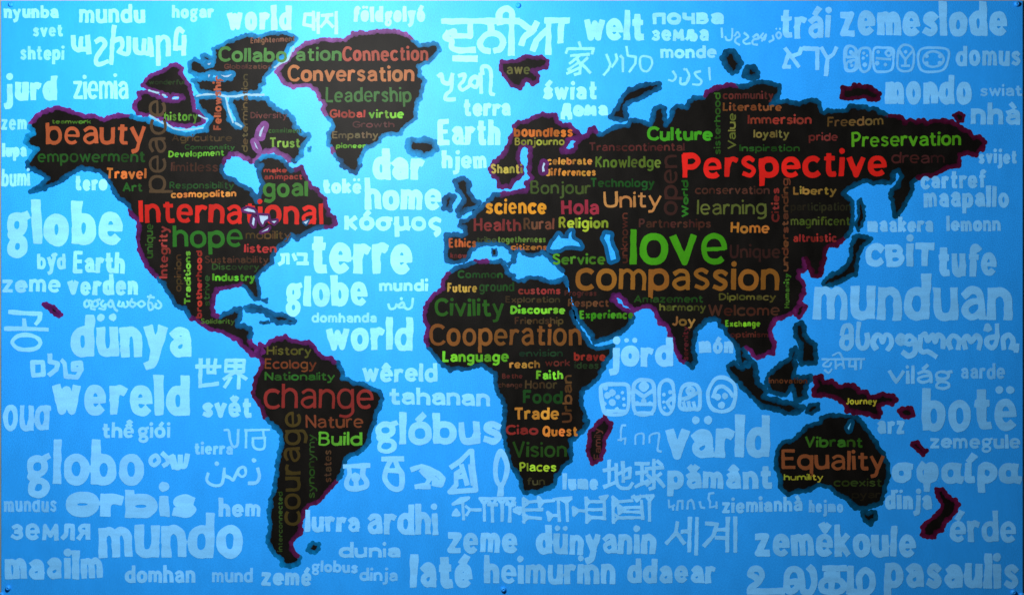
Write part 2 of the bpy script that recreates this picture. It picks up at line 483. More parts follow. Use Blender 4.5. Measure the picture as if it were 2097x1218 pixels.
def screw(px, py, r=4.2):
    """round-headed screw, painted over with the board"""
    V, Fc = [], []
    n = 20
    prof = [(1.0, 0.0), (1.0, .28), (.90, .55), (.68, .80), (.42, .92), (.30, .93), (.24, .62)]
    R = r * S
    for (a, b) in prof:
        for k in range(n):
            t = 2 * math.pi * k / n
            c = P(px, py, 0)
            V.append((c[0] + R * a * math.cos(t), -R * b * 1.15, c[2] + R * a * math.sin(t)))
    for i in range(len(prof) - 1):
        for k in range(n):
            Fc.append((i * n + k, i * n + (k + 1) % n, (i + 1) * n + (k + 1) % n, (i + 1) * n + k))
    Fc.append(tuple((len(prof) - 1) * n + k for k in range(n)))
    o = link_mesh('screw', V, Fc, M_ocean, panel)
    for p in o.data.polygons:
        p.use_smooth = True
for sx_, sy_ in ((23, 10), (1061, 12), (2082, 9), (17, 1203), (1031, 1206), (2075, 1212), (4, 1217), (2092, 1218)):
    screw(sx_, sy_, 5.6)

# ------------------------------------------------------------------ land
TEAL = (0, 78, 128)
PURP = (92, 24, 92)
DEEP = (84, 12, 52)
def parse_path(txt):
    cur = (0, 0); col = 'T'; out = []
    for tk in txt.split():
        if tk[0] == '@':
            cur = (TX[int(tk[1])], TY[int(tk[2])])
        elif tk in ('T', 'P', 'N'):
            col = tk
        else:
            a, b = tk.split(',')
            out.append((cur[0] + float(a) / ZF, cur[1] + float(b) / ZF, col))
    return out

class Land: pass
LANDS = {}
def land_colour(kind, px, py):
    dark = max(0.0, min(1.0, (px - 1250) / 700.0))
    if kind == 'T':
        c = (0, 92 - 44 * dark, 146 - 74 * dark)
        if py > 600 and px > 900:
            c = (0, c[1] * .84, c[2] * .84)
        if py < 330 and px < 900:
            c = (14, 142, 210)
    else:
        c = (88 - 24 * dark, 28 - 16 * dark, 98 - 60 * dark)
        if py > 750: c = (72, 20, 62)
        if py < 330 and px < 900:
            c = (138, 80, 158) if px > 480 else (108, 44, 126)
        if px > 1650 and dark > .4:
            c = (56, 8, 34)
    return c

def make_land(key, name, txt, width=10.5, label=None, zi=0):
    pts = parse_path(txt)
    n = len(pts)
    xy = [(p[0], p[1]) for p in pts]
    h = 1.6
    width *= .95
    # wobble the coast a little so that no edge is straight
    poly = []
    for i in range(n):
        a, b = xy[i], xy[(i + 1) % n]
        L = math.hypot(b[0] - a[0], b[1] - a[1])
        m = max(1, int(L / 6))
        for k in range(m):
            t = k / m
            j = 1.5 if k else 0.6
            poly.append((a[0] + (b[0] - a[0]) * t + rnd.uniform(-j, j), a[1] + (b[1] - a[1]) * t + rnd.uniform(-j, j), pts[i][2]))
    xs = [p[0] for p in poly]; ys = [p[1] for p in poly]
    x0, y0 = min(xs) - 6, min(ys) - 6
    nx = int((max(xs) + 6 - x0) / h) + 2; ny = int((max(ys) + 6 - y0) / h) + 2
    gx = x0 + np.arange(nx) * h; gy = y0 + np.arange(ny) * h
    inside = np.zeros((ny, nx), bool)
    dist = np.full((ny, nx), 5.0)
    m = len(poly)
    for i in range(m):
        ax, ay, _ = poly[i]; bx, by, _ = poly[(i + 1) % m]
        lo_, hi_ = min(ay, by), max(ay, by)
        j0 = int(np.ceil((lo_ - y0) / h)); j1 = int(np.ceil((hi_ - y0) / h))
        for j in range(max(0, j0), min(ny, j1)):
            yy = gy[j]
            xc = ax + (yy - ay) * (bx - ax) / (by - ay)
            inside[j, gx > xc] ^= True
        i0 = max(0, int((min(ax, bx) - 6 - x0) / h)); i1 = min(nx, int((max(ax, bx) + 6 - x0) / h) + 2)
        j0 = max(0, int((lo_ - 6 - y0) / h)); j1 = min(ny, int((hi_ + 6 - y0) / h) + 2)
        X = gx[i0:i1][None, :]; Y = gy[j0:j1][:, None]
        LL = (bx - ax) ** 2 + (by - ay) ** 2
        t = np.clip(((X - ax) * (bx - ax) + (Y - ay) * (by - ay)) / max(LL, 1e-9), 0, 1)
        dd = np.hypot(X - ax - t * (bx - ax), Y - ay - t * (by - ay))
        sub = dist[j0:j1, i0:i1]
        np.minimum(sub, dd, out=sub)
    F = np.where(inside, -dist, dist)
    V, Fc, _ = region_mesh(F, x0, y0, h, 0.00012 + zi * 0.00002)
    k = np.ones(len(V))[:, None]
    o = link_mesh(name, V, Fc, M_land, panel, k * np.array([[0.0045, 0.0041, 0.0037]]))
    if label:
        o['label'] = label
    # outline: overlapping dabs of the brush along the coast
    strokes = []; cols = []
    for i in range(m):
        ax, ay, c = poly[i]; bx, by, _ = poly[(i + 1) % m]
        if c == 'N':
            continue
        r = width / 2 * rnd.uniform(.80, 1.10)
        ox, oy = rnd.uniform(-.8, .8), rnd.uniform(-.8, .8)
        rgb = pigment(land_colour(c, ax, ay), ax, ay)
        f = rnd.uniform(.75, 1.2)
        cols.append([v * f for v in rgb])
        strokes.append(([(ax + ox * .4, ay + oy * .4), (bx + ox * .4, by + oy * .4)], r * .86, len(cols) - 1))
        if rnd.random() < .8:
            strokes.append(([(ax + ox * 1.6, ay + oy * 1.6)], width / 2 * rnd.uniform(.90, 1.26), len(cols) - 1))
    Fo, OW, xo, yo = strokes_field(strokes, 1.5, 1.1, rnd.randrange(999))
    V, Fc, ow = region_mesh(Fo, xo, yo, 1.5, 0.00026 + zi * 0.00002, OW)
    # the brush ran thinner over the black: the inner half of the line is darker than its outer half
    VA = np.array(V)
    gi = np.clip(((VA[:, 0] / S + W_ / 2 - x0) / h).round().astype(int), 0, nx - 1)
    gj = np.clip(((H_ + 4 - VA[:, 2] / S - y0) / h).round().astype(int), 0, ny - 1)
    kk = np.interp(F[gj, gi], [-5, -2, 1.5, 5], [.58, .92, 1.08, 1.18])
    oo = link_mesh('outline', V, Fc, M_line, o, np.array(cols)[ow] * kk[:, None])
    LANDS[key] = o
    return o

LAND_DATA = [
('na', 'continent', 10.5, 'black North America with teal and purple edge',
 "@00 P 245,1000 270,970 300,930 370,900 440,870 500,880 560,895 620,915 680,940 760,935 840,965 920,940 985,930 T 1050,935 1110,960 1180,960 1230,985 1280,1005 1340,1025 1390,1055 "
 "@10 60,1070 150,1080 220,1060 285,1050 300,1000 325,950 280,925 235,880 210,830 215,790 320,778 400,785 430,805 440,860 460,900 470,960 500,1000 555,1030 580,1010 540,960 510,900 480,830 490,790 560,775 640,788 700,795 770,792 800,840 860,880 950,920 980,960 1000,1020 1050,1070 1120,1100 1065,1165 1055,1200 "
 "@11 1050,20 1045,75 1000,122 P 960,105 900,65 830,30 760,40 720,60 690,100 640,120 590,95 530,60 480,60 435,98 T 415,150 408,205 440,248 510,270 550,305 610,330 650,360 675,410 690,445 710,445 715,400 725,340 745,300 715,245 705,200 735,150 690,150 685,125 740,85 800,80 850,85 900,110 930,145 950,180 970,200 P 1005,190 1050,165 1070,220 1110,290 1130,330 1180,350 1200,390 1240,420 1250,480 1270,540 1310,570 1320,620 1290,650 T 1230,650 1150,660 1090,690 1010,740 970,705 940,740 890,790 840,840 810,880 812,930 770,970 720,1010 690,1050 700,1110 710,1160 "
 "@12 715,10 705,48 680,50 640,10 @11 630,1170 600,1130 P 560,1110 500,1120 440,1135 370,1145 345,1190 @12 345,20 340,60 335,120 345,175 T 400,188 460,160 510,130 558,130 562,180 540,230 530,265 590,265 635,285 640,330 P 630,380 650,420 690,445 720,430 740,470 700,510 640,470 570,420 540,370 480,345 420,315 310,290 260,250 220,230 T 150,190 130,150 108,115 85,120 40,100 "
 "@01 1375,1205 1330,1125 1290,1082 P 1260,1040 1200,990 1160,920 1130,850 1115,780 1115,700 1120,640 1110,600 1080,560 T 1045,510 1040,470 990,430 940,400 920,350 890,300 860,250 800,200 740,190 660,170 600,200 570,225 530,240 480,290 420,310 380,325 300,355 245,368 300,325 350,295 385,262 350,230 290,200 220,170 220,130 250,80 280,50 "
 "@00 300,1200 260,1190 205,1145 220,1100 275,1080 265,1050 240,1020"),
('sa', 'continent', 10, 'black South America with teal and purple edge',
 "@12 P 690,470 720,415 770,425 800,385 860,370 920,350 980,385 1040,400 1110,390 1140,420 1170,470 1220,520 1290,530 T 1340,560 1370,610 1390,660 @22 0,680 50,690 100,720 170,730 240,765 300,790 325,850 300,920 270,980 255,1040 235,1100 220,1170 200,1215 @23 180,30 120,75 50,100 20,150 5,215 @13 1372,235 1355,265 P 1330,300 1290,350 1240,390 1220,430 1170,475 1110,490 1070,540 1050,610 1040,660 1040,720 1000,750 970,790 975,850 1000,890 T 1038,915 1030,955 960,980 900,965 890,930 840,890 800,820 780,790 790,720 800,650 790,590 800,500 800,450 830,380 840,300 855,200 870,100 885,0 @12 895,1200 890,1130 850,1080 790,1040 P 755,990 730,920 700,870 670,830 670,740 680,680 710,630 735,590 730,540 705,505"),
('fk', 'island', 8.5, None, "@13 T 1098,850 1140,798 1192,808 1185,845 1160,872"),
('cu', 'island', 10, None, "@12 T 598,115 640,97 720,115 800,150 840,180 890,170 950,195 1005,225 990,245 930,232 860,238 815,220 805,185 750,150 680,143 620,140"),
('jm', 'island', 6, None, "@12 T 728,230 780,220 788,240 745,248"),
('bh', 'island', 5, None, "@12 T 742,60 770,48 768,78"),
('vi', 'island', 9.5, 'black Arctic island with purple edge',
 "@00 P 1150,680 1200,620 1270,590 1320,570 1370,530 1410,520 @10 45,520 90,550 80,590 110,640 150,690 160,760 180,820 190,890 250,930 265,980 230,1000 130,1010 60,1010 0,990 @00 1345,970 1280,940 1220,920 1180,928 1110,910 1085,870 1090,820 1120,790 1115,755 1170,742 1230,758 1320,800 1400,818 @10 60,815 105,790 60,765 15,768 @00 1370,778 1300,745 1230,728 1180,705"),
('el', 'island', 9.5, 'black Arctic island with teal edge',
 "@10 T 345,395 420,360 470,330 540,310 630,280 700,295 760,280 830,262 920,268 980,285 1010,310 985,350 945,370 930,410 915,450 860,490 830,540 790,590 750,620 755,670 720,690 710,740 620,750 540,755 460,760 380,745 260,745 220,720 180,650 230,640 300,630 380,640 480,635 505,600 480,580 390,590 320,580 260,610 200,600 150,575 145,510 190,480 230,500 285,540 335,530 345,480 300,500 260,490 245,452 275,440 315,462 345,460"),
('bf', 'island', 5, None, "@11 T 1105,15 1125,10 1125,35 1108,35"),
('gl', 'island', 9.5, 'large black Greenland with purple and teal edge',
 "@10 P 855,575 920,500 985,445 1010,400 1060,370 1120,345 1200,320 1270,325 1340,320 1400,322 @20 80,290 90,270 200,270 310,255 420,250 480,275 540,295 T 570,325 620,370 700,360 765,358 785,410 740,460 690,500 622,540 630,610 665,650 650,720 635,790 600,830 590,900 595,950 560,980 510,1020 470,1070 400,1078 330,1095 300,1140 250,1175 200,1185 @21 190,25 170,55 150,110 145,155 110,210 70,195 0,155 @11 1395,170 1370,120 1340,100 P 1310,50 T 1285,0 @10 1262,1170 1270,1120 1270,1070 1310,1020 1290,970 P 1250,930 1225,880 1235,840 1200,800 1170,730 1120,690 1050,690 980,700 910,670 880,620"),
('ic', 'island', 13, None, "@20 T 535,1130 600,1125 690,1128 748,1150 762,1205 @21 735,40 670,80 600,55 550,40 535,0"),
('uk', 'island', 11, None, "@21 T 910,280 980,255 1025,290 1020,370 1060,430 1105,452 1070,490 1000,520 940,555 935,515 960,470 985,420 950,370 925,320"),
('ir', 'island', 11, None, "@21 T 828,425 860,388 905,405 885,450 868,505 822,495"),
('sv', 'island', 10, None, "@20 P 1290,500 1340,500 1375,490 @30 40,490 100,450 160,465 230,460 285,490 270,542 200,555 160,572 205,610 200,655 160,675 110,640 80,680 60,708 0,690 @20 1340,650 1300,600 1280,560"),
('nz', 'island', 10.5, None, "@30 T 785,945 840,870 870,810 920,740 1000,705 1080,682 1175,672 1178,705 1100,750 1030,790 940,820 900,850 905,910 915,960 870,970"),
('ea', 'continent', 10.5, 'black Europe and Asia with teal and purple edge',
 "@21 P 1190,180 1230,130 1300,60 1330,5 @20 1350,1150 1390,1065 @30 10,1020 50,985 120,980 190,940 240,925 345,928 358,980 400,1010 450,1015 500,1050 538,1090 500,1115 440,1120 425,1165 400,1210 @31 390,25 405,45 480,40 510,10 @30 505,1165 550,1122 600,1090 625,1045 655,1025 T 690,1080 720,1085 780,1045 850,1020 930,1010 950,970 1010,975 1060,990 1110,1010 1130,940 1150,870 1190,855 1225,870 1222,930 1235,1010 1270,960 1290,880 1320,855 1360,860 "
 "@40 30,870 40,820 80,790 P 160,790 190,740 230,725 300,700 380,680 T 430,695 480,700 540,680 600,660 680,665 770,690 765,750 730,800 705,845 760,825 830,815 900,835 980,820 1030,805 1090,830 1105,900 1130,910 1160,890 1230,895 1310,890 1340,858 @50 10,860 80,860 140,860 160,885 200,870 250,900 P 310,930 380,930 430,950 460,985 500,962 550,985 600,970 640,995 690,970 760,970 830,985 880,1010 920,1045 970,1060 1010,1110 1060,1105 1095,1150 1080,1200 "
 "@51 1075,10 1030,60 960,52 900,70 890,110 890,150 800,170 740,200 680,235 600,235 T 540,260 510,290 515,340 480,420 440,490 400,555 372,565 362,500 355,430 335,415 348,350 400,315 432,240 405,190 368,205 358,262 340,292 300,290 250,285 200,295 120,275 60,310 0,335 "
 "@41 1280,380 1310,405 1360,440 1365,500 1362,560 1355,620 1340,680 P 1290,740 1230,790 1160,800 1130,850 1130,900 1115,960 1108,1010 1075,1045 1035,1042 1022,1000 1010,970 1000,930 985,900 962,905 972,950 978,985 930,1005 925,1050 950,1080 970,1120 965,1180 @42 965,10 940,50 925,100 880,150 800,190 730,215 710,260 692,300 710,370 730,430 720,488 680,480 640,500 590,525 560,500 540,460 500,440 T 488,450 492,500 540,535 520,580 470,590 458,560 442,510 435,450 410,400 370,350 340,330 330,280 285,265 285,222 240,205 180,220 130,270 90,310 80,380 75,440 85,500 100,550 72,588 35,570 P 0,550 "
 "@32 1345,540 1320,480 1290,400 1260,320 1240,260 1190,235 1165,190 1150,150 1110,110 1050,110 980,130 950,110 900,60 850,22 815,20 800,50 840,90 890,130 950,150 T 970,190 935,255 895,300 860,318 815,335 760,365 710,380 655,395 640,340 600,290 560,240 520,190 505,130 N 490,110 "
 "@31 430,1060 T 405,1000 370,970 310,920 280,870 235,850 190,868 160,880 110,870 70,835 35,830 20,880 5,915 @21 1390,925 1385,880 1350,820 1290,790 1180,780 1100,790 1040,830 1020,890 980,920 900,935 850,920 835,870 845,780 840,720 900,705 960,720 1000,700 990,650 940,640 960,600 1010,590 1060,560 1100,510 1150,470 1200,420 1220,385 P 1280,390 1340,380 @31 0,372 110,360 118,300 160,250 130,215 135,140 142,60 138,10 @30 130,1185 95,1165 62,1185 @31 45,50 38,100 62,160 75,215 40,255 0,275 @21 1370,290 1350,325 1260,325 1255,262 1220,235"),
('jp', 'island', 10, None, "@41 T 1115,1100 1150,1060 1180,1040 1240,1020 1300,970 1340,900 1352,820 1362,760 1405,722 @51 40,732 70,722 182,742 110,810 80,870 70,960 60,1025 0,1045 @41 1310,1060 1220,1100 1140,1122"),
('sk', 'island', 6.5, None, "@51 T 75,440 100,425 120,480 128,560 108,640 76,680 66,640 82,560"),
('tw', 'island', 9.5, None, "@42 P 900,170 912,120 948,85 975,102 962,160 925,195"),
('ph', 'island', 11, None, "@42 T 905,255 940,240 970,272 975,330 1000,380 1055,412 1058,455 1066,520 1055,558 955,565 938,530 950,470 945,410 902,345"),
('bo', 'island', 11, None, "@42 T 860,520 870,465 900,440 912,470 892,520 905,580 890,640 880,680 940,682 1020,672 1025,700 990,722 970,790 985,838 930,858 895,850 890,790 872,745 845,790 820,820 760,808 705,790 672,720 685,655 740,605 810,555"),
('su', 'island', 11, None, "@42 T 352,590 402,552 440,595 470,605 500,560 550,550 578,590 585,660 590,720 640,760 665,795 640,830 690,850 745,855 800,882 890,890 960,920 930,958 850,968 760,940 680,920 610,898 560,840 490,770 430,708 380,645"),
('ti', 'island', 9.5, None, "@42 T 985,955 1020,902 1078,890 1080,928 1030,968"),
('ng', 'island', 11, None, "@42 P 1060,680 1110,668 1125,722 1190,708 1240,752 1330,738 1370,752 @52 40,740 90,790 140,798 170,840 220,832 280,802 310,822 360,828 382,858 350,888 280,888 238,908 258,960 245,998 170,968 100,958 0,945 @42 1320,940 1290,880 1230,840 1150,820 1050,818 1052,780 1072,740"),
('so', 'island', 9.5, None, "@52 P 410,950 440,925 505,925 525,985 480,998 432,982"),
('fj', 'island', 9, None, "@52 P 515,1200 560,1195 @53 590,30 635,60 600,88 562,58 512,15"),
('au', 'continent', 10, 'black Australia with teal edge',
 "@42 T 1112,1005 1150,988 1250,978 1340,990 1390,995 @52 60,1000 110,1040 150,1100 190,1160 228,1200 @53 240,30 285,80 318,160 325,230 308,300 288,380 260,470 180,508 90,518 35,490 0,455 @43 1380,510 1340,460 1270,420 1220,390 1180,345 1090,325 1040,350 980,378 900,385 840,408 790,370 772,340 778,280 760,210 740,140 752,60 770,20 @42 800,1200 880,1180 940,1130 990,1070 1050,1045 1098,1040"),
('ta', 'island', 9.5, None, "@53 T 108,552 160,558 218,548 218,600 180,652 140,618"),
('ne', 'island', 10, None, "@53 P 705,365 758,362 790,420 858,452 880,490 850,560 820,600 770,640 755,690 710,710 695,755 640,752 588,730 602,680 622,632 690,590 740,540 758,490 720,420"),
('s1', 'island', 13, None, "@40 T 315,470 335,415 398,412 428,470 455,510 428,575 390,590 350,540"),
('s2', 'island', 12, None, "@40 T 485,620 515,545 560,535 598,580 588,618 540,628"),
('ns', 'island', 10.5, None, "@40 P 1265,790 1280,705 1340,712 1370,692 @50 50,698 130,698 200,718 248,750 238,790 190,808 150,782 60,785 0,798"),
('wr', 'island', 7.5, None, "@50 P 852,932 890,902 928,932 922,978 882,978"),
('mg', 'island', 10, None, "@32 P 622,1110 670,1062 722,1010 742,995 788,1050 778,1110 740,1160 738,1215 @33 728,50 708,120 642,152 612,90 607,20"),
('hw', 'island', 9, None, "@02 P 352,95 400,92 450,122 495,168 478,190 440,168 400,128"),
('af', 'continent', 10, 'black Africa with teal and purple edge',
 "@21 T 920,975 980,962 1050,935 P 1080,925 1130,925 T 1200,930 1280,922 1310,960 1330,1010 1380,1040 @31 0,1062 40,1080 90,1072 140,1050 200,1058 280,1085 340,1090 425,1062 N 440,1120 @32 490,112 T 480,150 490,220 530,270 560,330 600,390 640,432 670,450 740,440 808,422 790,490 750,550 720,620 680,690 630,735 570,770 550,830 555,900 575,950 580,1020 608,1025 590,1080 530,1130 470,1190 @33 470,30 470,80 465,140 420,170 390,210 350,260 340,320 290,350 210,385 150,383 90,393 70,360 60,290 20,215 @23 1365,190 1335,100 1320,0 @22 1310,1190 1300,1100 1310,1000 1310,900 1290,850 1250,790 1232,720 1240,640 1190,620 1120,570 1060,590 1000,610 940,605 870,615 820,580 770,530 730,480 P 690,440 680,370 690,300 668,200 672,120 705,55 745,5 @21 765,1180 810,1140 818,1080 855,1030 T 885,1005"),
('sd', 'island', 5.5, None, "@21 T 1210,830 1240,825 1245,880 1212,880"),
('si', 'island', 5.5, None, "@21 T 1332,945 1360,932 1350,968"),
]
for i, (key, nm, wd, lab, txt) in enumerate(LAND_DATA):
    make_land(key, nm, txt, wd, lab, zi=(i % 4))

# waters inside the land: small open patches painted over it, each with its own brushed edge
WATERS = [
 ('ea', 'T', 9, "@31 300,822 325,770 350,742 370,712 388,738 448,742 452,705 474,682 470,722 482,748 530,775 546,806 480,796 420,800 380,826 320,830"),
 ('ea', 'T', 9, "@31 735,738 750,706 784,712 780,752 792,800 820,850 830,904 790,916 775,850 762,790"),
 ('ea', 'P', 9, "@31 248,130 262,138 250,165 258,200 238,205 236,170"),
 ('na', 'P', 5.5, "@11 584,512 620,496 668,512 682,532 622,524"),
 ('na', 'P', 5.5, "@11 662,568 676,580 668,640 652,622"),
 ('na', 'P', 5.5, "@11 712,556 780,560 782,580 752,598 740,630 722,602"),
 ('na', 'P', 5.5, "@11 810,602 850,598 832,618"),
 ('na', 'P', 5.5, "@11 726,690 790,652 778,674"),
 ('na', 'T', 3, "@11 1066,610 1108,592 1088,626"),
 ('na', 'P', 10, "@10 752,1012 742,1040 734,1066 724,1102 708,1096 716,1058 730,1036"),
 ('na', 'P', 9, "@10 668,1138 684,1160 704,1206 684,1186"),
 ('el', 'T', 7, "@10 292,516 324,508 308,526"),
 ('el', 'T', 8, "@10 400,604 440,612 494,598 462,622 428,622"),
 ('el', 'T', 7, "@10 300,604 318,602 304,628"),
 ('au', 'T', 8, "@42 1318,1082 1346,1040 1328,1100"),
]
for wi, (key, c, wd, txt) in enumerate(WATERS):
    pts = [(p[0], p[1]) for p in parse_path(txt)]
    ring = pts + [pts[0]]
    cx = sum(p[0] for p in pts) / len(pts); cy = sum(p[1] for p in pts) / len(pts)
    strokes = []; cols = []
    for i in range(len(pts)):
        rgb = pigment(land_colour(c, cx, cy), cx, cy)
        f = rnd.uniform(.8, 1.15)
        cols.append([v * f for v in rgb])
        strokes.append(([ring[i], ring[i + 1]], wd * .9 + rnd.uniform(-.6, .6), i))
    F, OW, x0, y0 = strokes_field(strokes, 1.0, 1.0, rnd.randrange(999))
    V, Fc, ow = region_mesh(F, x0, y0, 1.0, 0.00062 + wi * 0.000012, OW)
    # patch of open water: fan of the polygon, subdivided edges
    wcol = pigment((185, 222, 255) if wd < 6 or key in ('el',) or 'P' == c else (84, 178, 246), cx, cy)
    if key == 'au': wcol = pigment((90, 170, 235), cx, cy)
    n = len(pts)
    o = link_mesh('lake', [P(p[0], p[1], 0.00090) for p in pts], [tuple(range(n))], (M_ocean if (c == 'T' and key == 'ea') else M_pale), LANDS[key], np.ones((n, 1)) * np.array([wcol]))
    o['label'] = 'small light blue water patch'
    link_mesh('outline', V, Fc, M_line, LANDS[key], np.array(cols)[ow])

# narrow straits left nearly white between the Arctic islands
STRAITS = [
 ('el', 4.4, "@10 s 205,775 260,764 330,761 400,766 | s 400,766 450,778 520,776 600,764 680,766 745,764 | s 440,785 452,830 462,880 484,940 500,985 | s 520,990 545,1005 565,1018"),
 ('na', 4.0, "@00 s 1205,930 1250,955 1300,985 1350,1005 | s 1355,1010 1400,1035 1450,1046 1500,1043 1560,1040 1630,1030 | s 1600,930 1640,950 1665,958"),
 ('gl', 4.2, "@10 s 835,545 880,515 930,490 | s 940,480 965,430 985,385"),
 ('vi', 4.2, "@00 s 1200,728 1240,742 1275,748 | s 1310,765 1330,772 | - 1395,795 1430,785"),
]
